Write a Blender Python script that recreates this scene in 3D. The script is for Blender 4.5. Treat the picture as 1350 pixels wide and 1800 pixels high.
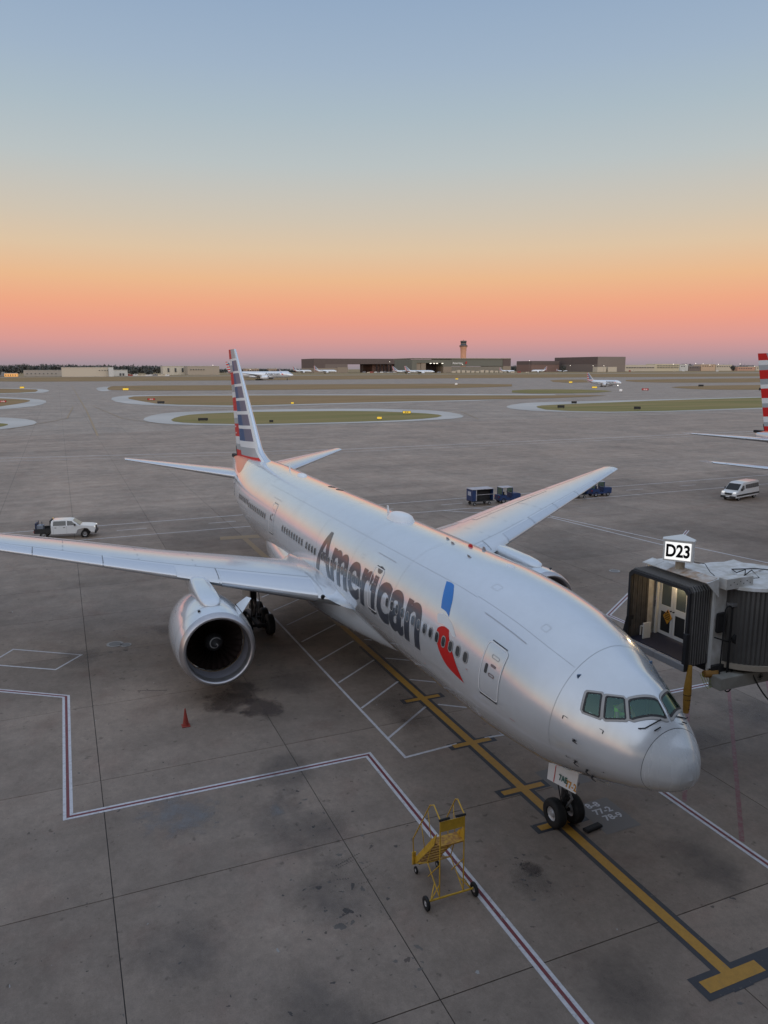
import bpy, bmesh, math, random
import numpy as np
from mathutils import Vector, Matrix
random.seed(7); rng = np.random.RandomState(7)
sc = bpy.context.scene
for o in list(bpy.data.objects): bpy.data.objects.remove(o)
PI = math.pi; R = math.radians

# ------------------------------------------------------------------ camera
CAM = Vector((-15.2255, 16.0437, 16.5925)); YAW = -0.397948; PITCH = -0.185769; ROLL = -0.0028
cd = bpy.data.cameras.new('camera'); cam = bpy.data.objects.new('camera', cd); sc.collection.objects.link(cam)
F_ = Vector((math.cos(PITCH)*math.cos(YAW), math.cos(PITCH)*math.sin(YAW), math.sin(PITCH)))
R_ = F_.cross(Vector((0,0,1))).normalized(); U_ = R_.cross(F_)
c_, s_ = math.cos(ROLL), math.sin(ROLL)
R2 = c_*R_ + s_*U_; U2 = -s_*R_ + c_*U_
cam.matrix_world = Matrix(((R2.x,U2.x,-F_.x,CAM.x),(R2.y,U2.y,-F_.y,CAM.y),(R2.z,U2.z,-F_.z,CAM.z),(0,0,0,1)))
cd.sensor_fit = 'HORIZONTAL'; cd.sensor_width = 36; cd.lens = 1343.4168/1350*36
cd.clip_start = .1; cd.clip_end = 30000
sc.camera = cam
sc.render.resolution_x = 768; sc.render.resolution_y = 1024
sc.view_settings.view_transform = 'Standard'; sc.view_settings.look = 'None'
sc.view_settings.exposure = 0; sc.view_settings.gamma = 1; sc.view_settings.use_curve_mapping = False

# ------------------------------------------------------------------ dusk sky
def s2l(c):
    return tuple((v/12.92 if v <= .04045 else ((v+.055)/1.055)**2.4) for v in c)
def hexc(h):
    h = h.lstrip('#'); return s2l(tuple(int(h[i:i+2],16)/255 for i in (0,2,4)))
w = bpy.data.worlds.new('World'); sc.world = w; w.use_nodes = True
nt = w.node_tree; nt.nodes.clear(); L = nt.links
def wn(t): return nt.nodes.new(t)
out = wn('ShaderNodeOutputWorld'); bg = wn('ShaderNodeBackground'); tc = wn('ShaderNodeTexCoord')
sep = wn('ShaderNodeSeparateXYZ'); L.new(tc.outputs['Generated'], sep.inputs[0])
def ramp(stops, inp, tree=nt):
    r = tree.nodes.new('ShaderNodeValToRGB'); cr = r.color_ramp; cr.interpolation = 'EASE' if False else 'LINEAR'
    while len(cr.elements) > 1: cr.elements.remove(cr.elements[-1])
    cr.elements[0].position = stops[0][0]; cr.elements[0].color = (*stops[0][1],1)
    for p_, c in stops[1:]:
        e = cr.elements.new(p_); e.color = (*c,1)
    tree.links.new(inp, r.inputs[0]); return r
# anti-solar side: grey earth shadow, pink belt, orange, pale band, blue
front = ramp([(0, hexc('938a90')), (.008, hexc('a6929a')), (.022, hexc('c39799')), (.036, hexc('d99b94')), (.058, hexc('ea9f89')), (.080, hexc('eea987')),
              (.108, hexc('eab98f')), (.143, hexc('dec4a5')), (.176, hexc('d0c4b2')), (.237, hexc('bac2c3')), (.289, hexc('abbbc5')), (.335, hexc('a0b3c7')), (.394, hexc('94aac4')), (.60, (.37,.48,.68)), (1, (.54,.66,.86))], sep.outputs['Z'])
# sunward side: brighter afterglow
back = ramp([(0, (.9,.62,.48)), (.05, (1.35,.95,.70)), (.14, (1.4,1.2,1.0)), (.3, (1.3,1.28,1.28)), (.55, (1.15,1.25,1.42)), (1, (.54,.66,.86))], sep.outputs['Z'])
dot = wn('ShaderNodeVectorMath'); dot.operation = 'DOT_PRODUCT'; L.new(tc.outputs['Generated'], dot.inputs[0])
dot.inputs[1].default_value = (-math.cos(YAW), -math.sin(YAW), 0)
mr = wn('ShaderNodeMapRange'); mr.interpolation_type = 'SMOOTHSTEP'; L.new(dot.outputs['Value'], mr.inputs[0]); mr.inputs[1].default_value = -.35; mr.inputs[2].default_value = .9
mx = wn('ShaderNodeMix'); mx.data_type = 'RGBA'; L.new(mr.outputs[0], mx.inputs[0]); L.new(front.outputs[0], mx.inputs[6]); L.new(back.outputs[0], mx.inputs[7])
L.new(mx.outputs[2], bg.inputs[0]); bg.inputs[1].default_value = 1.0; L.new(bg.outputs[0], out.inputs[0])
sl = bpy.data.lights.new('sun','SUN'); sl.energy = .3; sl.angle = R(25); sl.color = (1,.86,.74)
so = bpy.data.objects.new('sun', sl); sc.collection.objects.link(so)
sd = Vector((-math.cos(YAW+.5)*.95, -math.sin(YAW+.5)*.95, .32)).normalized()
so.rotation_euler = sd.to_track_quat('Z','Y').to_euler(); so.location = (-60,40,60)

# ------------------------------------------------------------------ materials
MATS = {}
def mat(name, col, rough=.6, metal=0, coat=0, emis=None, es=0, noise=0, nscale=2., bump=0, spec=.5, ncol=None, alpha=1):
    if name in MATS: return MATS[name]
    m = bpy.data.materials.new(name); m.use_nodes = True; t = m.node_tree; b = t.nodes['Principled BSDF']
    b.inputs['Base Color'].default_value = (*col,1); b.inputs['Roughness'].default_value = rough; b.inputs['Metallic'].default_value = metal
    b.inputs['Coat Weight'].default_value = coat; b.inputs['Specular IOR Level'].default_value = spec; b.inputs['Coat Roughness'].default_value = .08
    if alpha < 1: b.inputs['Alpha'].default_value = alpha
    if emis: b.inputs['Emission Color'].default_value = (*emis,1); b.inputs['Emission Strength'].default_value = es
    if noise:
        tx = t.nodes.new('ShaderNodeTexCoord'); n = t.nodes.new('ShaderNodeTexNoise'); n.inputs['Scale'].default_value = nscale; n.inputs['Detail'].default_value = 6
        t.links.new(tx.outputs['Object'], n.inputs['Vector'])
        mp = t.nodes.new('ShaderNodeMapRange'); mp.inputs[1].default_value = .3; mp.inputs[2].default_value = .7; t.links.new(n.outputs[0], mp.inputs[0])
        mi = t.nodes.new('ShaderNodeMix'); mi.data_type = 'RGBA'; t.links.new(mp.outputs[0], mi.inputs[0])
        mi.inputs[6].default_value = (*col,1); c2 = ncol or tuple(v*(1-noise) for v in col); mi.inputs[7].default_value = (*c2,1)
        t.links.new(mi.outputs[2], b.inputs['Base Color'])
        if bump:
            bp = t.nodes.new('ShaderNodeBump'); bp.inputs['Strength'].default_value = bump; bp.inputs['Distance'].default_value = .02
            t.links.new(n.outputs[0], bp.inputs['Height']); t.links.new(bp.outputs[0], b.inputs['Normal'])
    MATS[name] = m; return m
def skinwork(m, sc_=1.0, amp=.0035, streak=.10):
    t = m.node_tree; b = t.nodes['Principled BSDF']; N = t.nodes
    tx = N.new('ShaderNodeTexCoord'); n = N.new('ShaderNodeTexNoise'); n.inputs['Scale'].default_value = .8*sc_; n.inputs['Detail'].default_value = 2; t.links.new(tx.outputs['Object'], n.inputs[0])
    bp = N.new('ShaderNodeBump'); bp.inputs['Strength'].default_value = 1; bp.inputs['Distance'].default_value = amp; t.links.new(n.outputs[0], bp.inputs['Height']); t.links.new(bp.outputs[0], b.inputs['Normal']); t.links.new(bp.outputs[0], b.inputs['Coat Normal'])
    mp = N.new('ShaderNodeMapping'); mp.inputs['Scale'].default_value = (3,3,.35); t.links.new(tx.outputs['Object'], mp.inputs[0])
    n2 = N.new('ShaderNodeTexNoise'); n2.inputs['Scale'].default_value = 1; n2.inputs['Detail'].default_value = 4; n2.inputs['Roughness'].default_value = .55; t.links.new(mp.outputs[0], n2.inputs[0])
    r = N.new('ShaderNodeMapRange'); r.inputs[1].default_value = .35; r.inputs[2].default_value = .75; r.inputs[3].default_value = 1; r.inputs[4].default_value = 1-streak; t.links.new(n2.outputs[0], r.inputs[0])
    old = b.inputs['Base Color'].links[0].from_socket; sv = N.new('ShaderNodeVectorMath'); sv.operation = 'SCALE'; t.links.new(old, sv.inputs[0]); t.links.new(r.outputs[0], sv.inputs['Scale']); t.links.new(sv.outputs[0], b.inputs['Base Color'])
    r2 = N.new('ShaderNodeMapRange'); r2.inputs[1].default_value = .3; r2.inputs[2].default_value = .7; r2.inputs[3].default_value = b.inputs['Roughness'].default_value*.85; r2.inputs[4].default_value = b.inputs['Roughness'].default_value*1.3; t.links.new(n2.outputs[0], r2.inputs[0]); t.links.new(r2.outputs[0], b.inputs['Roughness'])
PAINT = mat('silver_grey_paint', (.68,.71,.745), .19, .32, 1.0, noise=.05, nscale=.6)
RADM = mat('radome_paint', (.62,.645,.67), .26, .08, 1.0, noise=.04, nscale=1.2)
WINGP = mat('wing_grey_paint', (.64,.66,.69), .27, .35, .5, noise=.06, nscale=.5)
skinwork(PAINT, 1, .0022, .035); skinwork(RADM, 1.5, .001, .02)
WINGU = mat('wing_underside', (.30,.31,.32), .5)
METAL = mat('polished_aluminium', (.75,.76,.78), .25, .9)
LIPM = mat('inlet_metal', (.50,.48,.49), .34, .85, noise=.1, nscale=3)
DUCT = mat('inlet_duct', (.22,.215,.24), .5, .2)
BLADE = mat('fan_blade_titanium', (.04,.026,.022), .45, .6)
BLACK = mat('black_rubber', (.012,.012,.013), .75, noise=.3, nscale=12)
DARK = mat('dark_metal', (.03,.03,.032), .55, .3)
GREYM = mat('grey_metal', (.25,.25,.26), .45, .5)
SEAL = mat('window_seal', (.02,.02,.022), .5)
FRAME = mat('window_frame_grey', (.40,.385,.37), .55, .2)
GLASSD = mat('cabin_pane', (.05,.055,.06), .12, 0, .6)
WHITE = mat('white_paint', (.75,.76,.77), .4, 0, .3)
TXT = mat('charcoal_lettering', (.045,.055,.075), .3, 0, .6)
RED = mat('livery_red', (.52,.022,.02), .45, 0, .0, spec=.15)
BLUE = mat('livery_blue', (.0,.15,.50), .35, 0, .25)
NAVY = mat('livery_navy', (.015,.075,.19), .4, 0, 0, spec=.25)
NAVYG = mat('livery_slate', (.13,.14,.20), .4, 0, 0, spec=.25)
SILV = mat('livery_silver', (.34,.38,.40), .4, .1, .0, spec=.3)
LGREY = mat('livery_light', (.66,.69,.70), .4, 0, .0, spec=.3)
CORAL = mat('livery_coral', (.66,.20,.12), .4, 0, .2)
def glass(name, tint, fac=.35, rough=.03):
    if name in MATS: return MATS[name]
    m = bpy.data.materials.new(name); m.use_nodes = True; t = m.node_tree; t.nodes.clear()
    o = t.nodes.new('ShaderNodeOutputMaterial'); a = t.nodes.new('ShaderNodeBsdfTransparent'); g = t.nodes.new('ShaderNodeBsdfGlossy'); x = t.nodes.new('ShaderNodeMixShader')
    a.inputs[0].default_value = (*tint,1); g.inputs['Roughness'].default_value = rough; g.inputs[0].default_value = (.68,1,.86,1)
    fr = t.nodes.new('ShaderNodeFresnel'); fr.inputs[0].default_value = 1.5; ad = t.nodes.new('ShaderNodeMath'); ad.operation = 'ADD'; ad.inputs[1].default_value = fac; ad.use_clamp = True
    t.links.new(fr.outputs[0], ad.inputs[0]); t.links.new(ad.outputs[0], x.inputs[0]); t.links.new(a.outputs[0], x.inputs[1]); t.links.new(g.outputs[0], x.inputs[2]); t.links.new(x.outputs[0], o.inputs[0])
    MATS[name] = m; return m
COCKG = glass('cockpit_glass', (.60,.80,.76), .05)
CARG = glass('vehicle_glass', (.25,.3,.33), .25)

# ------------------------------------------------------------------ helpers
C = sc.collection
def link(o, parent=None, label=None, cat=None, group=None, kind=None):
    C.objects.link(o)
    if parent: o.parent = parent
    if label: o['label'] = label
    if cat: o['category'] = cat
    if group: o['group'] = group
    if kind: o['kind'] = kind
    return o
OFF = {}
def thing(name, label, cat, loc=(0,0,0), rz=0, group=None, world=False):
    o = bpy.data.objects.new(name, None); o.empty_display_size = .3; o.location = loc; o.rotation_euler = (0,0,rz)
    link(o, None, label, cat, group)
    if world: OFF[o.name] = Vector(loc)
    return o
def offset_of(p):
    while p is not None:
        if p.name in OFF: return OFF[p.name]
        p = p.parent
    return Vector((0,0,0))
def mesh(name, V, Fc, mats, parent=None, mi=None, smooth=False, sharp=None, **kw):
    off = offset_of(parent)
    me = bpy.data.meshes.new(name)
    V = np.asarray(V, float)
    if off.length: V = V - np.array(off)
    me.from_pydata([tuple(v) for v in V], [], Fc)
    for m in (mats if isinstance(mats,(list,tuple)) else [mats]): me.materials.append(m)
    if mi is not None: me.polygons.foreach_set('material_index', list(mi))
    me.update()
    o = bpy.data.objects.new(name, me)
    if smooth:
        me.polygons.foreach_set('use_smooth', [True]*len(me.polygons))
        if sharp: me.set_sharp_from_angle(angle=R(sharp))
    return link(o, parent, **kw)
class MB:
    def __init__(s): s.v = []; s.f = []; s.m = []
    def add(s, V, Fc, m=0):
        n = len(s.v); s.v += [tuple(v) for v in V]; s.f += [tuple(i+n for i in f) for f in Fc]; s.m += [m]*len(Fc); return s
    def box(s, x0,x1,y0,y1,z0,z1, m=0, b=0):
        if b:
            V = []
            for z,d in ((z0,b),(z0+b,0),(z1-b,0),(z1,b)):
                for X,Y in ((x0,y0),(x1,y0),(x1,y1),(x0,y1)):
                    V.append((X+(d if X==x0 else -d), Y+(d if Y==y0 else -d), z))
            Fc = [(3,2,1,0),(12,13,14,15)]
            for k in range(3):
                for i in range(4): Fc.append((4*k+i,4*k+(i+1)%4,4*k+4+(i+1)%4,4*k+4+i))
            return s.add(V,Fc,m)
        V = [(x0,y0,z0),(x1,y0,z0),(x1,y1,z0),(x0,y1,z0),(x0,y0,z1),(x1,y0,z1),(x1,y1,z1),(x0,y1,z1)]
        return s.add(V, [(3,2,1,0),(4,5,6,7),(0,1,5,4),(1,2,6,5),(2,3,7,6),(3,0,4,7)], m)
    def cyl(s, p0, p1, r0, r1=None, n=12, m=0, cap=True):
        r1 = r0 if r1 is None else r1; p0 = Vector(p0); p1 = Vector(p1); d = (p1-p0).normalized()
        a = d.orthogonal().normalized(); b = d.cross(a)
        V = [p0+(a*math.cos(t)+b*math.sin(t))*r0 for t in [2*PI*i/n for i in range(n)]] + [p1+(a*math.cos(t)+b*math.sin(t))*r1 for t in [2*PI*i/n for i in range(n)]]
        Fc = [(i,(i+1)%n,n+(i+1)%n,n+i) for i in range(n)]
        if cap: Fc += [tuple(range(n-1,-1,-1)), tuple(range(n,2*n))]
        return s.add(V,Fc,m)
    def tube(s, pts, r, n=8, m=0):
        pts = [Vector(p) for p in pts]; V = []; k = len(pts); ref = None
        for i,p in enumerate(pts):
            d = (pts[min(i+1,k-1)]-pts[max(i-1,0)]).normalized()
            if ref is None: ref = d.orthogonal().normalized()
            a = (ref - d*ref.dot(d)).normalized(); b = d.cross(a); ref = a
            rr = r[i] if isinstance(r,(list,tuple)) else r
            V += [p+(a*math.cos(2*PI*j/n)+b*math.sin(2*PI*j/n))*rr for j in range(n)]
        Fc = [(i*n+j,i*n+(j+1)%n,(i+1)*n+(j+1)%n,(i+1)*n+j) for i in range(k-1) for j in range(n)]
        Fc += [tuple(range(n-1,-1,-1)), tuple(range((k-1)*n,k*n))]
        return s.add(V,Fc,m)
    def prism(s, prof, y0, y1, m=0, ax='y', wf=None):
        n = len(prof); V = []
        for y in (y0,y1):
            for a,b in prof:
                yy = y*(wf(b) if wf else 1)
                V.append({'y':(a,yy,b),'x':(yy,a,b),'z':(a,b,yy)}[ax])
        return s.add(V, [tuple(range(n)), tuple(range(2*n-1,n-1,-1))]+[(i,n+i,n+(i+1)%n,(i+1)%n) for i in range(n)], m)
    def lathe(s, prof, axis='x', c=(0,0,0), n=48, m=0, ang=None):
        V = []
        for a,r in prof:
            for j in range(n):
                t = 2*PI*j/n; u,v = r*math.cos(t), r*math.sin(t)
                V.append({'x':(c[0]+a,c[1]+u,c[2]+v),'y':(c[0]+u,c[1]+a,c[2]+v),'z':(c[0]+u,c[1]+v,c[2]+a)}[axis])
        k = len(prof)
        return s.add(V,[(i*n+j,i*n+(j+1)%n,(i+1)*n+(j+1)%n,(i+1)*n+j) for i in range(k-1) for j in range(n)], m)
    def xf(s, M):
        s.v = [tuple(M @ Vector(v)) for v in s.v]; return s
    def build(s, name, mats, parent=None, smooth=False, sharp=35, fixn=True, **kw):
        o = mesh(name, s.v, s.f, mats, parent, s.m, False, None, **kw)
        if fixn:
            bm = bmesh.new(); bm.from_mesh(o.data); bmesh.ops.recalc_face_normals(bm, faces=bm.faces); bm.to_mesh(o.data); bm.free()
        if smooth:
            o.data.polygons.foreach_set('use_smooth',[True]*len(o.data.polygons)); o.data.set_sharp_from_angle(angle=R(sharp))
        return o
def copy_tree(o, parent=None, only=None):
    c = o.copy(); C.objects.link(c); c.parent = parent
    for ch in list(o.children):
        if only is None or any(ch.name.startswith(k) for k in only): copy_tree(ch, c)
    return c
def inst(o, name, parent, loc=None, rot=None, scale=None):
    c = bpy.data.objects.new(name, o.data); c.parent = parent; C.objects.link(c)
    if loc is not None: c.location = loc
    if rot is not None: c.rotation_euler = rot
    if scale is not None: c.scale = scale
    return c
def split_loose(o):
    bm = bmesh.new(); bm.from_mesh(o.data); bm.verts.ensure_lookup_table(); seen = set(); groups = []
    for v in bm.verts:
        if v.index in seen: continue
        st = [v]; g = []; seen.add(v.index)
        while st:
            a = st.pop(); g.append(a.index)
            for e in a.link_edges:
                b_ = e.other_vert(a)
                if b_.index not in seen: seen.add(b_.index); st.append(b_)
        groups.append(g)
    bm.free()
    if len(groups) < 2: return
    me = o.data; vs = [tuple(v.co) for v in me.vertices]; fs = [(tuple(p.vertices), p.material_index, p.use_smooth) for p in me.polygons]
    own = {}
    for gi,g in enumerate(groups):
        for i in g: own[i] = gi
    nm = o.name.split('.')[0]; props = {k:o[k] for k in o.keys()}
    for gi,g in enumerate(groups):
        mp = {i:k for k,i in enumerate(g)}; F2 = [f for f in fs if own[f[0][0]] == gi]
        m2 = bpy.data.meshes.new(nm); m2.from_pydata([vs[i] for i in g], [], [tuple(mp[i] for i in f[0]) for f in F2])
        for m in me.materials: m2.materials.append(m)
        m2.polygons.foreach_set('material_index', [f[1] for f in F2]); m2.polygons.foreach_set('use_smooth', [f[2] for f in F2])
        if gi == 0: keep = m2
        else:
            c = bpy.data.objects.new(nm, m2); C.objects.link(c); c.parent = o.parent; c.matrix_local = o.matrix_local.copy()
            for k,v in props.items(): c[k] = v
    o.data = keep
def text_mesh(txt, size=1, bold=0, extrude=0, align='LEFT'):
    cu = bpy.data.curves.new('t','FONT'); cu.body = txt; cu.size = size; cu.offset = bold; cu.extrude = extrude; cu.align_x = align; cu.resolution_u = 6
    ob = bpy.data.objects.new('t', cu); C.objects.link(ob); dg = bpy.context.evaluated_depsgraph_get()
    me = bpy.data.meshes.new_from_object(ob.evaluated_get(dg)); bpy.data.objects.remove(ob); bpy.data.curves.remove(cu); return me
def text_obj(txt, name, m, parent, M, size=1, bold=0, align='CENTER', **kw):
    me = text_mesh(txt, size, bold, align=align); off = Matrix.Translation(-offset_of(parent)); me.transform(off @ M)
    me.materials.clear(); me.materials.append(m); me.name = name
    o = bpy.data.objects.new(name, me); return link(o, parent, **kw)
def basis(o, x, y):
    x = Vector(x).normalized(); y = Vector(y); y = (y - x*y.dot(x)).normalized(); z = x.cross(y); o = Vector(o)
    return Matrix(((x.x,y.x,z.x,o.x),(x.y,y.y,z.y,o.y),(x.z,y.z,z.z,o.z),(0,0,0,1)))

# ------------------------------------------------------------------ ground
def concrete(name, base, slab=False, line=0):
    m = bpy.data.materials.new(name); m.use_nodes = True; t = m.node_tree; b = t.nodes['Principled BSDF']; N = t.nodes; K = t.links; b.inputs['Specular IOR Level'].default_value = .28
    g = N.new('ShaderNodeNewGeometry')
    def noise(sc_, det=5, vec=None, rough=.55):
        n = N.new('ShaderNodeTexNoise'); n.inputs['Scale'].default_value = sc_; n.inputs['Detail'].default_value = det; n.inputs['Roughness'].default_value = rough
        K.new(vec or g.outputs['Position'], n.inputs['Vector']); return n.outputs[0]
    def mrg(x, a, b_, c=0, d=1):
        r = N.new('ShaderNodeMapRange'); K.new(x, r.inputs[0]); r.inputs[1].default_value = a; r.inputs[2].default_value = b_; r.inputs[3].default_value = c; r.inputs[4].default_value = d; return r.outputs[0]
    def mul(x, y):
        r = N.new('ShaderNodeMath'); r.operation = 'MULTIPLY'; K.new(x, r.inputs[0])
        if isinstance(y,(int,float)): r.inputs[1].default_value = y
        else: K.new(y, r.inputs[1])
        return r.outputs[0]
    v = mrg(noise(.10, 6), .3, .7, .78, 1.16)
    v = mul(v, mrg(noise(.55, 8, rough=.65), .3, .7, .84, 1.10))
    v = mul(v, mrg(noise(7, 8, rough=.7), .3, .7, .91, 1.08))
    v = mul(v, mrg(noise(24, 5, rough=.8), .25, .75, .78, 1.18)); v = mul(v, mrg(noise(2.6, 9, rough=.72), .35, .65, .88, 1.08))
    # small dark spots and drips
    v = mul(v, mrg(noise(1.9, 3), .66, .72, 1, .62))
    v = mul(v, mrg(noise(4.3, 2), .70, .75, 1, .6))
    # long streaks along the taxi direction
    mp = N.new('ShaderNodeMapping'); mp.inputs['Scale'].default_value = (.35,.02,1); K.new(g.outputs['Position'], mp.inputs[0])
    v = mul(v, mrg(noise(1, 4, mp.outputs[0]), .35, .65, .90, 1.08))
    if slab:
        oi = N.new('ShaderNodeObjectInfo'); v = mul(v, mrg(oi.outputs['Random'], 0, 1, .85, 1.10))
    else:
        # far joints of the slab grid, too thin to model out there
        sp = N.new('ShaderNodeSeparateXYZ'); K.new(g.outputs['Position'], sp.inputs[0])
        for ax,off,stp,wd in (('X',.5,7.66,.008),('Y',.05,7.79,.008)):
            a = N.new('ShaderNodeMath'); a.operation = 'SUBTRACT'; K.new(sp.outputs[ax], a.inputs[0]); a.inputs[1].default_value = off
            d = N.new('ShaderNodeMath'); d.operation = 'DIVIDE'; K.new(a.outputs[0], d.inputs[0]); d.inputs[1].default_value = stp
            f = N.new('ShaderNodeMath'); f.operation = 'PINGPONG'; K.new(d.outputs[0], f.inputs[0]); f.inputs[1].default_value = .5
            v = mul(v, mrg(f.outputs[0], wd*.6, wd, .72, 1))
    c = N.new('ShaderNodeMix'); c.data_type = 'RGBA'; K.new(noise(.05, 3), c.inputs[0]); c.inputs[6].default_value = (*base,1); c.inputs[7].default_value = (base[0]*1.06, base[1]*.97, base[2]*.90,1)
    c0_ = c; c = N.new('ShaderNodeMix'); c.data_type = 'RGBA'; K.new(mrg(noise(.42, 6, rough=.6), .52, .70, 0, .55), c.inputs[0]); K.new(c0_.outputs[2], c.inputs[6]); c.inputs[7].default_value = (base[0]*.92, base[1]*.78, base[2]*.74, 1)
    vm = N.new('ShaderNodeVectorMath'); vm.operation = 'SCALE'; K.new(c.outputs[2], vm.inputs[0]); K.new(v, vm.inputs['Scale'])
    K.new(vm.outputs[0], b.inputs['Base Color']); K.new(mrg(noise(.6,4), .3, .7, .55, .8), b.inputs['Roughness'])
    bp = N.new('ShaderNodeBump'); bp.inputs['Strength'].default_value = .25; bp.inputs['Distance'].default_value = .01; K.new(noise(30,4), bp.inputs['Height']); K.new(bp.outputs[0], b.inputs['Normal'])
    MATS[name] = m; return m
CB = (.240,.199,.166)
SLABM = concrete('apron_concrete_slab', CB, True)
APRONM = concrete('apron_concrete', tuple(v*1.18 for v in CB)); TAXIM = concrete('taxiway_concrete', (.295,.255,.218))  # far paving lightened in colour to stand in for terminal shade easing with distance
JOINT = mat('joint_filler', (.035,.033,.032), .9)
LIGHTC = mat('pale_shoulder_concrete', (.46,.44,.41), .8, noise=.25, nscale=.03)
def grassmat(name, a, b_, c):
    m = bpy.data.materials.new(name); m.use_nodes = True; t = m.node_tree; b = t.nodes['Principled BSDF']; b.inputs['Roughness'].default_value = .95; b.inputs['Specular IOR Level'].default_value = .1
    g = t.nodes.new('ShaderNodeNewGeometry'); mp = t.nodes.new('ShaderNodeMapping'); mp.inputs['Scale'].default_value = (.06,.012,1); t.links.new(g.outputs['Position'], mp.inputs[0])
    n = t.nodes.new('ShaderNodeTexNoise'); n.inputs['Scale'].default_value = 1; n.inputs['Detail'].default_value = 8; t.links.new(mp.outputs[0], n.inputs[0])
    r = ramp([(.3,a),(.5,b_),(.7,c)], n.outputs[0], t); t.links.new(r.outputs[0], b.inputs['Base Color']); return m
GRASS1 = grassmat('grass_greenish', (.155,.15,.055), (.215,.18,.075), (.27,.20,.095))
GRASS2 = grassmat('grass_dry', (.20,.135,.065), (.27,.18,.095), (.19,.15,.07))
TERR = grassmat('far_field', (.23,.17,.095), (.28,.21,.12), (.21,.165,.09))
# far terrain and taxiway sheet
mesh('ground', [(-400,-9000,-.3),(14000,-9000,-.3),(14000,9000,-.3),(-400,9000,-.3)], [(0,1,2,3)], TERR, kind='structure')
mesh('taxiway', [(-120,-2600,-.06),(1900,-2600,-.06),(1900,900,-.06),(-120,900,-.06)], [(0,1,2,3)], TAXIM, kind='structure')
# near apron: joint bed and slabs
X0, Y0, SX, SY = .5, .05, 7.66, 7.79
NX0, NX1, NY0, NY1 = -2, 10, -11, 5
ap = mesh('apron', [(X0+NX0*SX,Y0+NY0*SY,-.03),(X0+NX1*SX,Y0+NY0*SY,-.03),(X0+NX1*SX,Y0+NY1*SY,-.03),(X0+NX0*SX,Y0+NY1*SY,-.03)], [(0,1,2,3)], JOINT, kind='structure')
slab0 = None
for i in range(NX0, NX1):
    for j in range(NY0, NY1):
        if slab0 is None:
            g = .014; slab0 = MB().box(g,SX-g,g,SY-g,-.028,0,b=.005).build('slab', SLABM, ap); o = slab0
        else: o = inst(slab0, 'slab', ap)
        o.location = (X0+i*SX, Y0+j*SY, 0)
# the rest of the apron around the near slabs, flush with them
xa, xb, ya, yb = X0+NX0*SX, X0+NX1*SX, Y0+NY0*SY, Y0+NY1*SY
MBa = MB()
for (a,b,c,d) in ((xb,200,-400,160),(xa,xb,-400,ya),(xa,xb,yb,160),(-60,xa,-400,160)):
    MBa.add([(a,c,0),(b,c,0),(b,d,0),(a,d,0)], [(0,1,2,3)])
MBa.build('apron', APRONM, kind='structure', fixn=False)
def sheet(name, P, z, m, kind='structure', **kw):
    bm = bmesh.new(); vs = [bm.verts.new((x,y,z)) for x,y in P]; bm.faces.new(vs); bmesh.ops.recalc_face_normals(bm, faces=bm.faces)
    if bm.faces[:][0].normal.z < 0: bmesh.ops.reverse_faces(bm, faces=bm.faces)
    bmesh.ops.triangulate(bm, faces=bm.faces)
    me = bpy.data.meshes.new(name); bm.to_mesh(me); bm.free(); me.materials.append(m)
    return link(bpy.data.objects.new(name, me), kw.pop('parent',None), kind=kind, **kw)
def smooth_poly(P, it=2):
    for _ in range(it):
        Q = []
        for i in range(len(P)):
            a, b = P[i], P[(i+1)%len(P)]
            Q += [(a[0]*.75+b[0]*.25, a[1]*.75+b[1]*.25), (a[0]*.25+b[0]*.75, a[1]*.25+b[1]*.75)]
        P = Q
    return P
I = dict(
ringA=[(254.6,-8.7),(283.1,-16.7),(294.8,-27.5),(293.6,-48.8),(298.5,-58.6),(287.7,-101.5),(270.1,-117.2),(253.3,-123.0),(227.3,-117.4),(214.0,-108.5),(208.5,-93.1),(206.6,-72.5),(209.7,-37.3),(212.4,-31.6),(222.9,-17.2),(235.7,-10.3)],
ringB=[(459.9,-10.8),(496.9,-20.1),(509.1,-30.4),(490.0,-90.5),(411.2,-252.8),(394.5,-284.7),(334.7,-204.7),(332.2,-113.0),(324.7,-64.9),(323.8,-55.2),(354.1,-23.2),(393.2,-10.9)],
ringC=[(726.3,-14.4),(781.4,-27.1),(737.0,-37.5),(622.7,-20.8),(610.2,-12.7)],
ring1=[(786.9,94.0),(729.6,31.9),(663.7,21.8),(598.7,24.8),(587.9,32.1),(569.3,73.3)],
ring2=[(544.0,70.8),(494.8,38.2),(449.7,23.0),(402.5,21.9),(362.1,28.9),(332.4,50.7)],
ring3=[(298.4,47.5),(278.9,28.7),(257.1,22.8),(238.3,24.0),(213.9,39.4)],
ringE=[(273.9,-162.9),(290.7,-177.0),(304.5,-196.3),(304.2,-218.6),(303.8,-266.0),(311.4,-410.1),(211.2,-280.1),(214.8,-251.5),(213.3,-179.4),(237.5,-155.7),(256.5,-155.4)])
for k,v in I.items(): sheet('taxiway_shoulder', smooth_poly(v,1), .012, LIGHTC)
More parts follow.
